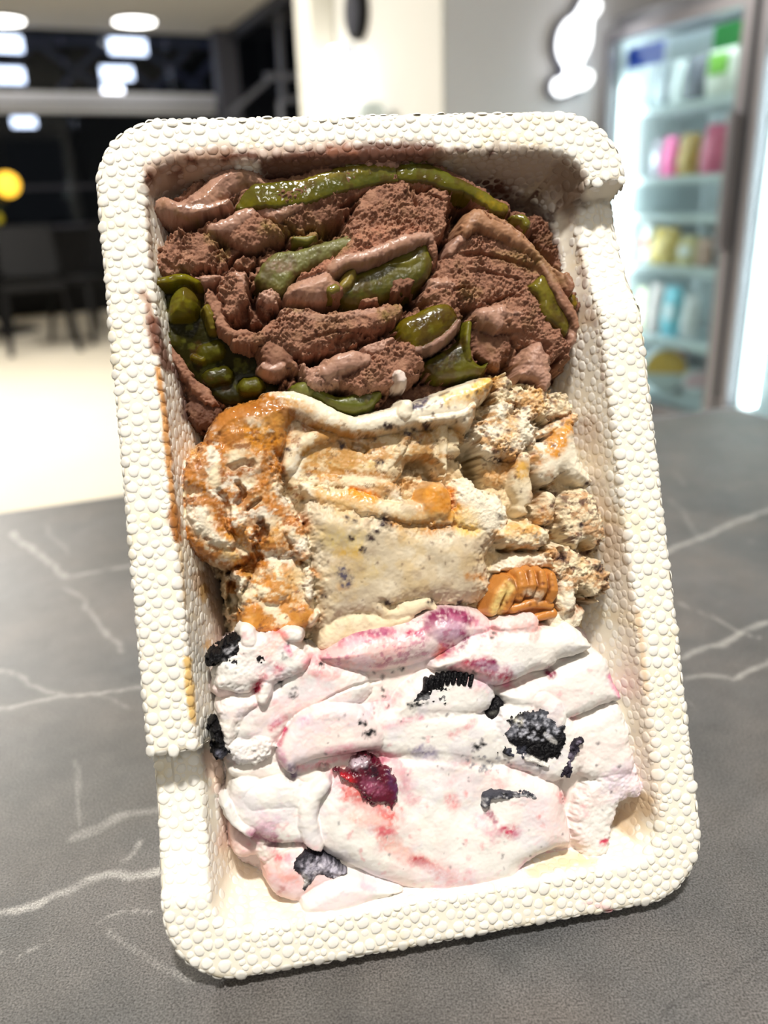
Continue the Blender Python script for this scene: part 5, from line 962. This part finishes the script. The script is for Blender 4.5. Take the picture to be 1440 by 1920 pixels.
cookie((750, 1255, 910, 1340), teeth, [(([(775, 1318), (800, 1310)], (190, 190, 192), 6, .6, 8), {})], 'black cookie wafer with a ridged rim')
cookie((755, 1300, 850, 1345), [('flake', ([(760, 1322), (775, 1314), (800, 1312), (830, 1302), (845, 1304), (836, 1314), (806, 1322), (785, 1330), (768, 1332)], -2.4, BK), K(r=1.2, crumb=.7, wet=.3, edge=1.1))], spk=[([(765, 1320), (840, 1305), (800, 1326)], 10, 2.5, (200, 198, 198))])
cookie((905, 1295, 955, 1360), [('flake', ([(918, 1330), (926, 1314), (934, 1306), (944, 1314), (942, 1330), (930, 1348), (918, 1350), (912, 1340)], -3.6, (18, 16, 20)), K(r=1.6, crumb=.4, wet=.4, edge=.5))], [(([(922, 1338), (928, 1336)], (120, 120, 112), 4, .7, 4), {})])  # black patch fills a hole; the hole's darkness is put into the colour
cookie((935, 1320, 1110, 1475), [('flake', ([(950, 1372), (960, 1352), (975, 1338), (1000, 1334), (1022, 1330), (1040, 1352), (1060, 1362), (1062, 1384), (1056, 1406), (1044, 1428), (1030, 1432), (1026, 1444), (1008, 1436), (990, 1426), (960, 1416), (946, 1408), (966, 1400), (952, 1388)], -1.0, BK), K(r=1.4, crumb=.6, wet=.3, edge=1.6)), ('ridge', ([(1022, 1376), (1034, 1386), (1042, 1392)], [8, 12, 8], -.9, (214, 210, 206)), K(wet=.4, edge=.2)), ('ridge', ([(990, 1422), (1008, 1428), (1028, 1436)], [14, 8, 6], -.6, W1), K(wet=.4))],
 [(([(985, 1350), (1020, 1345), (1040, 1365)], (110, 112, 122), 12, .4, 14), K(fs=1.4)), (([(958, 1370), (970, 1362)], (120, 122, 132), 10, .4, 12), K(fs=1.4)), (([(955, 1408), (980, 1412)], (90, 92, 106), 8, .6, 10), K(fs=1.4)), (([(972, 1352), (978, 1354)], (222, 216, 200), 6, .8, 5), {})], 'large black cookie chunk dusted with cream', spk=[([(950, 1372), (1000, 1336), (1056, 1366), (1000, 1392)], 46, 2.2, (196, 196, 206))])
cookie((1045, 1375, 1100, 1475), [('flake', ([(1066, 1398), (1076, 1386), (1090, 1386), (1088, 1400), (1080, 1420), (1078, 1440), (1066, 1458), (1054, 1454), (1056, 1436), (1068, 1420)], -1.0, (36, 30, 42)), kc)], spk=[([(1066, 1398), (1090, 1388), (1070, 1450)], 10, 2.4, (150, 140, 160))])
cookie((540, 1595, 670, 1700), [('flake', ([(546, 1632), (560, 1610), (585, 1600), (610, 1610), (640, 1630), (650, 1642), (620, 1650), (600, 1646), (585, 1660), (575, 1676), (560, 1672), (566, 1652), (552, 1644)], -2.8, (40, 38, 46)), K(r=2.5, crumb=.35, wet=.6, edge=.7))], [(([(580, 1630), (610, 1625), (640, 1640)], (196, 190, 204), 12, .75, 14), K(fs=1.2)), (([(560, 1655), (570, 1650)], (236, 230, 226), 7, .8, 6), {})], 'black cookie chunk half coated in melted cream', spk=[([(560, 1640), (600, 1610), (640, 1640), (580, 1670)], 18, 2.4, (220, 214, 222))])
cookie((900, 1480, 1020, 1530), [('ridge', ([(912, 1510), (916, 1496), (932, 1492), (960, 1490), (985, 1488), (1002, 1494)], [13, 15, 15, 13, 13, 9], -1.1, (70, 70, 78)), K(crumb=.5, edge=.5))], spk=[([(905, 1490), (1000, 1482), (1000, 1500), (910, 1515)], 22, 2.6, (216, 214, 216))])
cookie((615, 1405, 775, 1535), [('flake', ([(630, 1452), (652, 1450), (668, 1436), (684, 1424), (708, 1428), (732, 1442), (748, 1468), (750, 1496), (740, 1516), (722, 1514), (700, 1508), (686, 1494), (668, 1480), (646, 1468)], -1.2, (92, 14, 36)), K(r=1.4, crumb=.3, wet=.7, edge=1.3))],
 [(([(690, 1440), (700, 1455)], (44, 14, 28), 12, .8, 8), {}), (([(640, 1456), (660, 1464)], (196, 30, 40), 7, .8, 5), {}), (([(690, 1470), (710, 1480)], (170, 90, 120), 10, .6, 10), K(fs=1.2)), (([(730, 1450), (745, 1490)], (90, 44, 84), 8, .7, 8), {}), (([(662, 1432), (680, 1430)], (206, 190, 200), 9, .8, 9), K(fs=1.2))], 'wet dark red cherry piece', 'cherry_piece', M_cherry)

# ------------------------------------------------------------------ the shop behind the table (axes turned by 24 degrees: a to the right, b away)
TH = math.radians(24.0); RA = np.array([math.cos(TH), math.sin(TH), 0]); RB = np.array([-math.sin(TH), math.cos(TH), 0])
def AB(a, b, z=0.0): return a*RA + b*RB + z*EZ
def onA(x, y, a): return on_plane(x, y, RA, a)
def onB(x, y, b): return on_plane(x, y, RB, b)
A_FR, B_WALL, B_FAC = 2.15, 2.755, 9.5
A_SIDE = float(onB(828, 150, B_WALL) @ RA)
b_side1 = float(onA(597, 100, A_SIDE) @ RB)
M_floor = pmat('pale_floor', (232, 222, 202), 0.35, noise=.03, nscale=3, spec=.4)
M_ceil = pmat('white_ceiling', (250, 249, 245), 0.9, noise=.01)
M_wall = pmat('white_wall', (226, 226, 230), 0.85, noise=.02, nscale=2)
M_cream_w = pmat('ivory_wall', (220, 219, 214), 0.6, noise=.02, nscale=2)
M_night = pmat('night_glass_backing', (16, 17, 24), 0.9)
M_steel = pmat('painted_steel', (150, 154, 168), 0.4, metal=.3); M_dsteel = pmat('dark_steel', (52, 54, 66), 0.5, metal=.3); M_black = pmat('black_paint', (9, 9, 11), 0.6, spec=.2)
M_glass = glass_mat('window_glass', (206, 212, 220)); M_cglass = glass_mat('cooler_glass', (236, 244, 244))
M_lamp = pmat('lamp_diffuser', (255, 252, 244), 0.5, emit=9.0); M_lampfar = pmat('far_lamp_diffuser', (238, 242, 255), 0.5, emit=7.0)
def struct(o): o['kind'] = 'structure'; return o
def poly_prism(name, pts3, nrm, th, mat, parent=None):
    nrm = np.asarray(nrm, float); n = len(pts3); v = [tuple(p) for p in pts3] + [tuple(p + nrm*th) for p in pts3]
    fcs = [tuple(range(n-1, -1, -1)), tuple(range(n, 2*n))] + [(i, (i+1) % n, n+(i+1) % n, n+i) for i in range(n)]
    o = link(name, mesh_np(name, v, fcs), parent, mat); return o
struct(MB().box(AB(-9, -4, -.05), 16*RA, 16*RB, .05*EZ).build('floor', M_floor))
e0 = on_z(415, 65, CEIL_Z); e1_ = on_z(505, 0, CEIL_Z); a_edge = float((e0 @ RA + e1_ @ RA)/2)
struct(MB().box(AB(-9, -4, CEIL_Z), (a_edge+9)*RA, (B_FAC+4.05)*RB, .06*EZ).build('ceiling', M_ceil))
struct(MB().box(AB(a_edge+.06, 5.0, CEIL_Z+.12), (8-a_edge)*RA, (B_FAC-5.0)*RB, .06*EZ).build('ceiling_dark', pmat('dark_ceiling', (70, 70, 76), .9)))
struct(MB().box(AB(a_edge+.06, -4, CEIL_Z), (8-a_edge)*RA, 8.95*RB, .06*EZ).build('ceiling_near', M_ceil))
struct(MB().box(AB(a_edge, -4, CEIL_Z-.10), .06*RA, (B_FAC+4)*RB, .3*EZ).build('trim_1', M_dsteel))
struct(MB().box(AB(A_SIDE+.012, B_WALL, 0), 6*RA, .12*RB, 2.9*EZ).build('wall_back', M_wall))
struct(MB().box(AB(A_SIDE, B_WALL-.006, 0), .012*RA, (b_side1-B_WALL+.006)*RB, 2.9*EZ).build('wall_side', M_cream_w))
struct(MB().box(AB(A_FR+.6, -4, 0), .1*RA, (B_WALL+4)*RB, 2.9*EZ).build('wall_right', M_wall))
struct(MB().box(AB(A_SIDE-.10, b_side1-.2, 0), .10*RA, .2*RB, 2.9*EZ).build('trim_2', pmat('ivory_post', (240, 238, 228), .5)))
# glazed front at the far end, night outside
struct(MB().box(AB(-9, B_FAC+3.2, 0), 16*RA, .1*RB, 4*EZ).build('wall_far', M_night))
w1 = empty('window_1', tuple(AB(0, B_FAC, 0))); struct(w1); o1 = AB(0, B_FAC, 0)
zb = float(onB(200, 192, B_FAC)[2])
for k in range(-9, 5):
    a0 = k*1.0
    MB().box(AB(a0+.02, B_FAC, .05)-o1, .96*RA, .01*RB, (zb-.1)*EZ).build('pane', M_glass, w1)
    MB().box(AB(a0+.02, B_FAC, zb+.12)-o1, .96*RA, .01*RB, (CEIL_Z-zb-.14)*EZ).build('pane', M_glass, w1)
    if k % 2 == 0: MB().box(AB(a0-.02, B_FAC-.03, 0)-o1, .04*RA, .06*RB, (zb)*EZ).build('mullion', M_dsteel, w1)
def hbar(y0, y1, mat, name, x0=-60, x1=402, b=B_FAC-.08):
    p = onB(x0, (y0+y1)/2, b); q = onB(x1, (y0+y1)/2, b); z = (p[2]+q[2])/2; h = abs(onB(200, y0, b)[2]-onB(200, y1, b)[2]); p[2] = q[2] = z
    return MB().bar(p-o1, q-o1, .08, h).build(name, mat, w1)
hbar(174, 195, pmat('pale_rail', (224, 228, 240), .35, metal=.2), 'top_rail'); hbar(201, 212, pmat('grey_rail', (226, 228, 234), .5), 'door_header', b=B_FAC-.10); hbar(196, 200, M_dsteel, 'rail_gap'); hbar(346, 352, M_dsteel, 'cross_rail', b=B_FAC-.05)
pv = onB(425, 150, B_FAC-.2)
struct(MB().box(AB(pv@RA-.11, B_FAC-.3, 0), .22*RA, .2*RB, CEIL_Z*EZ).build('trim_3', pmat('grey_column', (92, 94, 106), .5)))
# steel lattice outside, behind the upper panes
tr = empty('roof_truss', tuple(AB(-3, B_FAC+2.2, 0))); tag(tr, 'grey steel lattice truss behind the dark upper window panes', 'truss'); ot = np.array(tr.location)
M_truss = pmat('truss_paint', (120, 122, 150), .6)
for (x0, y0, x1, y1) in ((-30, 165, 67, 80), (67, 80, 190, 166), (190, 166, 262, 92), (262, 92, 380, 168), (350, 168, 420, 90), (-40, 80, 40, 168), (110, 168, 190, 88), (190, 88, 290, 168), (290, 168, 350, 95)):
    MB().bar(onB(x0, y0, B_FAC+2.2)-ot, onB(x1, y1, B_FAC+2.2)-ot, .07).build('truss_bar', M_truss, tr)
MB().bar(onB(-60, 72, B_FAC+2.25)-ot, onB(425, 84, B_FAC+2.25)-ot, .09).build('top_chord', M_truss, tr)
# lamps: in the ceiling near the glass, and outside in a row
LP = [((252, 40), 62, 26, 'clearly lit ceiling lamp nearest the dark window, right of two', 0), ((6, 38), 58, 28, 'lit ceiling lamp nearest the dark window at the far left', 0),
 ((240, 87), 58, 22, 'second lit lamp down the right row behind the dark window', 1), ((220, 137), 50, 19, 'third lit lamp down the right row behind the dark window', 1), ((212, 166), 32, 16, 'small fourth lamp at the foot of the right row behind the window', 1),
 ((12, 82), 46, 22, 'second lit lamp down the left row behind the dark window', 1), ((16, 141), 46, 22, 'third lit lamp down the left row behind the dark window', 1), ((45, 229), 36, 14, 'lone dim lamp below the pale rail of the dark window', 1)]
for (px, py), wpx, hpx, lab, far in LP:
    b = B_FAC-.35 if not far else B_FAC+.35+.004*max(0, py-80)*4
    p = onB(px, py, b); z = CEIL_Z-.02 if not far else p[2]
    if not far: p = on_z(px, py, CEIL_Z-.015)
    s_ = np.linalg.norm(p-CAM)/FPX
    l = empty('ceiling_lamp', tuple(p)); tag(l, lab, 'lamp', 'lamps towards the dark window')
    wv = wpx*s_; hv = hpx*s_
    if far:
        MB().box(-wv/2*RA - .0*RB - hv/2*EZ, wv*RA, .03*RB, hv*EZ).build('diffuser', M_lampfar, l, bevel=.02); MB().box(-wv/2*RA*1.04 + .032*RB - hv/2*1.1*EZ, wv*1.04*RA, .02*RB, hv*1.1*EZ).build('housing', M_dsteel, l)
    else:
        MB().lathe((0, 0, -.012), [(wv/2, 0), (wv/2*.98, .01)], 28).build('diffuser', M_lamp, l); MB().lathe((0, 0, -.004), [(wv/2*1.12, 0), (wv/2*1.12, .018)], 28).build('ring', M_steel, l)
for i_, (lx, ly, ls, lp) in enumerate(LAMPS):
    l = empty('ceiling_lamp', (lx, ly, CEIL_Z-.02)); tag(l, ('square white ceiling lamp right above the ice cream tray', 'unseen square fill lamp added behind the camera', 'square ceiling lamp above the pale floor left of the table', 'square ceiling lamp above the dark chairs')[i_], 'lamp', 'square lamps over the tables')
    MB().box((-ls/2-.03, -ls/2-.03, 0), (ls+.06, 0, 0), (0, ls+.06, 0), (0, 0, .02)).build('housing', M_steel, l)
    MB().box((-ls/2, -ls/2, -.008), (ls, 0, 0), (0, ls, 0), (0, 0, .008)).build('diffuser', M_lamp, l)
# pale tube rack in front of the dark end wall
rk = empty('tube_rack', tuple(AB(onB(525, 150, 8.2)@RA, 8.2, 0))); tag(rk, 'pale steel tube rack beside the ivory wall', 'rack'); ok_ = np.array(rk.location)
for (x0, y0, x1, y1, w_) in ((520, -10, 530, 190, .045), (497, 143, 600, 144, .05), (528, 188, 600, 184, .05), (430, 214, 512, 142, .04)):
    MB().bar(onB(x0, y0, 8.2)-ok_, onB(x1, y1, 8.2)-ok_, w_).build('tube', M_steel, rk)
p = onB(525, 190, 8.2); MB().bar(p-ok_, AB(p@RA, 8.2, 0)-ok_, .045).build('tube', M_steel, rk)
p = onB(590, 184, 8.2); MB().bar(p-ok_, AB(p@RA, 8.2, 0)-ok_, .045).build('tube', M_steel, rk)
# glowing tube added for a bright reflection, and a speaker, on the ivory wall
p = onA(638, 150, A_SIDE-.05); s_ = np.linalg.norm(p-CAM)/FPX
wl = empty('reflection_tube', tuple(p)); tag(wl, 'bright upright glowing tube added for a reflection on the ivory wall', 'lamp')
MB().tube(-50*s_*EZ-.02*RA, 46*s_*EZ-.01*RA, .028, n=18).build('tube', M_lamp, wl, True); MB().box(-55*s_*EZ+.035*RA-.04*RB, .012*RA, .08*RB, 106*s_*EZ).build('backplate', M_steel, wl)
p = onA(662, 22, A_SIDE-.03); sp = empty('wall_speaker', tuple(p)); tag(sp, 'small dark oval speaker high on the ivory wall', 'speaker')
pts = [p*0 + (math.cos(t)*.085*RB + math.sin(t)*.10*EZ) for t in np.linspace(0, 2*math.pi, 24, endpoint=False)]
poly_prism('housing', pts, RA, .04, M_black, sp); poly_prism('grille', [q*.8 - .012*RA for q in pts], RA, .012, M_dsteel, sp); MB().tube(.04*RA-.0*EZ, .04*RA+.25*EZ, .008).build('bracket', M_black, sp)
p = onA(692, 196, A_SIDE-.085); MBx = MB().lathe((0, 0, -.10), [(.06, 0), (.06, .09), (.05, .105), (.02, .11)], 20)
ds = empty('paper_dispenser', tuple(p)); tag(ds, 'pale rounded paper dispenser on the ivory wall just above the tray', 'dispenser'); MBx.build('cover', pmat('pale_plastic', (226, 240, 242), .4), ds, True); MB().box((-.02, -.02, -.14), (.04, 0, 0), (0, .04, 0), (0, 0, .04)).build('spout', M_wall, ds)
# lit wall emblem
SG = [(1124, -8), (1134, 2), (1136, 14), (1128, 28), (1121, 36), (1119, 58), (1117, 80), (1110, 99), (1101, 116), (1098, 138), (1106, 132), (1116, 133), (1121, 142), (1116, 156), (1104, 166), (1088, 170), (1076, 176), (1064, 178), (1055, 170), (1053, 158), (1060, 146), (1073, 142), (1078, 126), (1070, 112), (1064, 96), (1063, 78), (1068, 55), (1080, 36), (1094, 26), (1103, 14), (1112, -2)]
bs = B_WALL-.07; SG = [(x-9, y) for x, y in SG]
pc = onB(1081, 90, bs); sg = empty('wall_emblem', tuple(pc)); tag(sg, 'glowing white curved emblem with a dark edge beside the cooler', 'sign')
sp2 = smooth_poly(SG, True, 3); cc_ = np.array([1090, 85])
poly_prism('lit_face', [onB(x, y, bs)-pc for x, y in sp2], RB, .03, pmat('lit_emblem', (250, 253, 255), .4, emit=3.2), sg)
dd = []
for i in range(len(sp2)):
    t = sp2[(i+1) % len(sp2)] - sp2[i-1]; nrm = np.array([-t[1], t[0]])/(np.linalg.norm(t)+1e-6); q = sp2[i] - nrm*5*np.sign(1); dd.append(q)
area = lambda P: 0.5*sum(P[i][0]*P[(i+1) % len(P)][1]-P[(i+1) % len(P)][0]*P[i][1] for i in range(len(P)))
if abs(area(dd)) < abs(area(sp2)): dd = [sp2[i]*2 - dd[i] for i in range(len(dd))]
poly_prism('backing', [onB(x, y, bs)-pc+.035*RB for x, y in dd], RB, .02, pmat('emblem_backing', (44, 46, 72), .5), sg)
MB().bar(.05*RB, (B_WALL-bs)*RB, .02).build('standoff', M_dsteel, sg)

# ---------------- glass door cooler
M_cab = pmat('cooler_body', (150, 150, 156), .4, metal=.2); M_in = pmat('cooler_inside', (236, 242, 242), .5); M_frame = pmat('cooler_frame', (150, 146, 150), .35, metal=.4); M_gask = pmat('cooler_gasket', (26, 30, 40), .6)
M_led = pmat('led_strip', (244, 252, 255), .5, emit=22.0); M_shelf = pmat('cooler_shelf', (226, 236, 238), .4)
def cooler(bl, br, ztop, label, header, shelves):
    o = AB(A_FR, bl, 0); c = empty('glass_door_cooler', tuple(o)); tag(c, label, 'cooler', 'tall lit glass door coolers'); W = bl-br; D = .52
    def bx(name, da, db, dz, sa, sb, sz, mat, par=c, bev=0): return MB().box(da*RA - db*RB + dz*EZ, sa*RA, -sb*RB, sz*EZ).build(name, mat, par, bevel=bev)
    bx('back_panel', D-.03, 0, .12, .03, W, ztop-.12, M_in); bx('side_panel', .05, 0, .12, D-.05, .04, ztop-.12, M_in); bx('side_panel', .05, W-.04, .12, D-.05, .04, ztop-.12, M_in)
    bx('roof', .05, 0, ztop, D-.05, W, .05, M_cab); bx('base', .02, 0, 0, D-.02, W, .14, M_cab)
    d = bx('door', 0, .0, .14, .045, .03, ztop-.14, M_frame); bx('stile', 0, W-.055, .14, .045, .043, ztop-.14, M_frame, d); bx('top_stile', 0, .03, ztop-.035, .045, W-.085, .035, M_frame, d); bx('bottom_stile', 0, .03, .14, .045, W-.085, .05, M_frame, d)
    bx('gasket', -.002, W-.012, .28, .05, .02, ztop-.28, M_gask, d); bx('pane', .02, .03, .19, .005, W-.085, ztop-.225, M_cglass, d)
    bx('handle', -.03, W-.045, .75, .03, .018, .4, M_frame, d)
    bx('led_strip', .07, .042, .25, .03, .022, ztop-.42, M_led); bx('led_strip', .06, .1, ztop-.022, .03, W-.2, .015, M_led)
    for z in shelves:
        s_ = bx('shelf', .12, .05, z-.015, D-.18, W-.11, .015, M_shelf); bx('price_rail', .105, .05, z-.022, .012, W-.11, .026, M_shelf, s_)
    if header:
        h = bx('header_strip', .07, .05, ztop-.125, .012, W-.09, .068, pmat('header_white', (206, 216, 226), .5))
        bx('header_blue', .066, .05, ztop-.125, .004, (W-.09)*.30, .068, pmat('header_blue', (28, 74, 190), .5), h); bx('header_green', .066, .05+(W-.09)*.68, ztop-.125, .004, (W-.09)*.32, .068, pmat('header_green', (30, 170, 70), .5), h)
    return c
bl = float(onA(1128, 200, A_FR) @ RB); br = float(onA(1402, 200, A_FR) @ RB); ztop = float(onA(1300, 12, A_FR)[2])
AP = A_FR + .12
shz = [float(onA(x, y, AP)[2]) for x, y in ((1300, 190), (1300, 330), (1290, 404), (1280, 502), (1280, 642), (1260, 745))]
cooler(bl, br, ztop, 'tall lit glass door cooler with packed shelves beside the wall emblem', True, shz)
cooler(br-.015, br-.015-(bl-br), ztop, 'second tall cooler cut off by the right edge of the photo', False, [shz[1], shz[3]])
def pouch(name, px, shelf_z, wpx, hpx, col, label, a=A_FR+.19, extra=None, cat='bag'):
    p = onA(px, 300, a); s_ = np.linalg.norm(p-CAM)/FPX; w_ = wpx*s_*1.65; h_ = hpx*s_
    b_ = p @ RB; b_ = min(b_, bl-.055-w_/2) if b_ > br else b_; p = AB(a, b_, shelf_z+.001)
    o = empty(name, tuple(p)); tag(o, label, cat, 'goods in the lit cooler')
    v = []; n = 16; rows = [(0, .9, .30), (.06, 1, .38), (.35, 1.02, .46), (.65, .96, .36), (.88, .9, .12), (.95, .92, .03), (1.0, .92, .03)]
    for z, sx, sy in rows:
        for t in np.linspace(0, 2*math.pi, n, endpoint=False):
            c_, s2 = math.cos(t), math.sin(t); v.append(tuple(RB*(abs(c_)**.6*np.sign(c_))*w_/2*sx + RA*(abs(s2)**.7*np.sign(s2))*min(w_, .16)*sy*.6 + EZ*z*h_))
    fc = [(j*n+i, j*n+(i+1) % n, (j+1)*n+(i+1) % n, (j+1)*n+i) for j in range(len(rows)-1) for i in range(n)] + [tuple(range(n-1, -1, -1)), tuple(range((len(rows)-1)*n, len(rows)*n))]
    b = link('bag_body', mesh_np('bag_body', v, fc), o, pmat(name, col, .45, noise=.15, nscale=25), True)
    if extra:
        MB().box(-w_*.28*RB - min(w_, .16)*.29*RA + h_*.35*EZ, .006*RA, .56*w_*RB, .3*h_*EZ).build('front_label', pmat(name+'_label', extra, .5), o)
    return o
Z1, Z2, Z3, Z4, Z5, Z6 = shz
for a_ in (('snack_bag', 1345, Z1, 40, 98, (226, 222, 206), 'off-white bag with a green leaf mark on the top cooler shelf', (120, 180, 60)), ('snack_bag', 1296, Z1, 26, 78, (96, 96, 104), 'dark grey bag on the top cooler shelf', None), ('snack_bag', 1262, Z1, 18, 66, (196, 200, 196), 'pale grey bag on the top cooler shelf', None), ('snack_bag', 1228, Z1, 16, 66, (150, 156, 160), 'slim grey bag at the far end of the top cooler shelf', None),
 ('snack_bag', 1258, Z2, 20, 62, (232, 84, 150), 'narrow hot pink bag on the second cooler shelf', None), ('snack_bag', 1294, Z2, 28, 64, (190, 150, 60), 'mustard bag between the pink bags in the cooler', None), ('snack_bag', 1342, Z2, 32, 76, (242, 104, 138), 'wide coral pink bag on the second cooler shelf', None), ('snack_bag', 1232, Z2, 12, 58, (150, 140, 150), 'grey bag left of the hot pink bag in the cooler', (236, 236, 240)), ('snack_bag', 1318, Z2, 9, 56, (236, 206, 214), 'pale pink bag beside the mustard bag in the cooler', None),
 ('snack_bag', 1264, Z4, 38, 58, (206, 176, 92), 'yellow bread bag on the fourth cooler shelf', None), ('snack_bag', 1308, Z4, 28, 48, (222, 206, 150), 'beige bread bag on the fourth cooler shelf', (244, 244, 240)), ('snack_bag', 1338, Z4, 20, 46, (224, 180, 160), 'peach bread bag at the near end of the fourth shelf', None), ('snack_bag', 1216, Z4, 12, 62, (240, 232, 230), 'white bag with a red band at the far end of the fourth shelf', (236, 110, 100)),
 ('snack_bag', 1222, Z5, 12, 74, (236, 226, 190), 'cream bag at the far end of the fifth cooler shelf', None), ('snack_bag', 1252, Z5, 20, 84, (176, 160, 156), 'brown grey bag on the fifth cooler shelf', None), ('snack_bag', 1287, Z5, 26, 84, (110, 190, 206), 'turquoise bag on the fifth cooler shelf', (226, 240, 244)), ('snack_bag', 1322, Z5, 22, 74, (232, 228, 228), 'white bag right of the turquoise bag in the cooler', None),
 ):
    pouch(a_[0], a_[1], a_[2], a_[3], a_[4], a_[5], a_[6], extra=a_[7])
def tub(px, py, rpx, label, c1, c2):
    p = onA(px, py, A_FR+.17); s_ = np.linalg.norm(p-CAM)/FPX; r = rpx*s_; p[2] = Z6 + r*1.03 + .001
    o = empty('ice_cream_tub', tuple(p)); tag(o, label, 'tub', 'round tubs at the foot of the cooler')
    d = -(RA*.6 + RB*.8); d = d/np.linalg.norm(d)
    MB().lathe((0, 0, 0), [(r*.9, -.09), (r, -.01), (r*1.02, 0), (r*1.02, .012), (r*.96, .016)], 32, d).build('lid', pmat('tub_lid', c1, .4), o)
    xx = np.cross(EZ, d); xx /= np.linalg.norm(xx)
    poly_prism('lid_band', [d*.0165 + r*.94*(math.cos(t)*xx + math.sin(t)*EZ) for t in np.linspace(math.radians(-10), math.radians(190), 20)], d, .002, pmat('tub_band', c2, .4), o)
tub(1247, 702, 37, 'round white tub with a yellow band low in the cooler', (236, 244, 244), (246, 196, 80)); tub(1308, 720, 25, 'small white tub with a pink band at the foot of the cooler', (244, 248, 250), (244, 200, 206))
pouch('snack_bag', 1425, shz[3], 26, 90, (236, 220, 222), 'pale pink bag in the second cooler at the right edge', a=A_FR+.19)

pouch('snack_bag', 1300, Z6, 24, 84, (120, 40, 70), 'maroon bag behind the tubs at the foot of the cooler', a=A_FR+.38)
# ---------------- dark seating far left
def chair(x, y, label, turn):
    p = on_z(x, y, 0.0); c = empty('cafe_chair', tuple(p)); tag(c, label, 'chair', 'dark chairs near the far window')
    c.rotation_euler = (0, 0, turn); m = MB
    MB().box((-.21, -.21, .43), (.42, 0, 0), (0, .42, 0), (0, 0, .04)).build('seat', M_black, c, bevel=.012)
    MB().quadbox([(-.21, .17, .50), (.21, .17, .50), (.21, .20, .50), (-.21, .20, .50), (-.19, .27, .86), (.19, .27, .86), (.19, .30, .86), (-.19, .30, .86)]).build('backrest', M_black, c, bevel=.01)
    for sx in (-1, 1):
        MB().bar((sx*.19, -.18, .43), (sx*.23, -.25, 0), .03).build('leg', M_black, c); MB().bar((sx*.19, .18, .55), (sx*.23, .27, 0), .03).build('leg', M_black, c)
chair(84, 655, 'dark cafe chair in front of the left edge of the far window', .4); chair(182, 632, 'dark cafe chair nearest the white tray edge', -.5); chair(-60, 650, 'dark cafe chair at the far left edge', 3.3)
p = on_z(20, 622, 0); ft = empty('far_table', tuple(p)); tag(ft, 'dark cafe table among the dark chairs', 'table')
MB().lathe((0, 0, .72), [(.38, 0), (.38, .03)], 28).build('tabletop', pmat('dark_tabletop', (60, 62, 66), .4), ft); MB().tube((0, 0, 0), (0, 0, .72), .04).build('pedestal', M_black, ft); MB().lathe((0, 0, 0), [(.24, 0), (.23, .02)], 24).build('foot', M_black, ft)
pl = empty('potted_plant', tuple(p + .75*EZ)); tag(pl, 'small dark leafy plant on the far dark table', 'plant')
MB().lathe((0, 0, .001), [(.06, 0), (.08, .12)], 16).build('pot', M_dsteel, pl)
r_ = random.Random(3); lf = MB()
for k in range(40):
    a_, e_, L_ = r_.uniform(0, 6.28), r_.uniform(.2, 1.4), r_.uniform(.1, .26); d = np.array([math.cos(a_)*math.cos(e_), math.sin(a_)*math.cos(e_), math.sin(e_)]); q = np.array([0, 0, .11]); n_ = np.cross(d, EZ); n_ /= np.linalg.norm(n_)+1e-6
    i0 = len(lf.v); lf.v += [tuple(q), tuple(q+d*L_*.5+n_*.03), tuple(q+d*L_), tuple(q+d*L_*.5-n_*.03)]; lf.f.append((i0, i0+1, i0+2, i0+3))
tag(lf.build('foliage', pmat('plant_leaf', (52, 66, 40), .5), pl), kind='stuff')
MB().lathe((.08, -.02, .16), [(.005, -.05), (.03, -.03), (.04, 0), (.03, .03), (.005, .04)], 12).build('flower', pmat('yellow_flower', (226, 206, 40), .5), pl, True)
p = onB(14, 346, 8.3); gl = empty('globe_lamp', tuple(p)); tag(gl, 'glowing yellow globe lamp at the far left', 'lamp')
MB().lathe((0, 0, 0), [(.10*math.sin(t), -.10*math.cos(t)) for t in np.linspace(0.05, math.pi-.05, 12)], 20).build('globe', pmat('amber_globe', (250, 190, 60), .5, emit=2.2, emit_col=(255, 196, 60)), gl, True); MB().tube((0, 0, .1), (0, 0, CEIL_Z-p[2]-.02), .008).build('cable', M_black, gl)
p = onB(130, 432, B_FAC-.06); st_ = MB().box(p*0 - .55*RA - .05*EZ, 1.1*RA, .012*RB, .11*EZ).build('frosted_strip', pmat('frosted_film', (70, 74, 80), .7)); st_.location = tuple(p); tag(st_, 'grey frosted strip across the black lower window', 'strip')
p = onB(95, 500, 8.95); sb = empty('serving_counter', tuple(AB(p@RA, 8.95, 0))); tag(sb, 'low dark counter standing along the far window', 'counter')
MB().box(-2.6*RA, 4.4*RA, .4*RB, .80*EZ).build('body', M_black, sb); MB().box(-2.65*RA-.03*RB+.80*EZ, 4.5*RA, .44*RB, .03*EZ).build('counter_top', M_dsteel, sb)
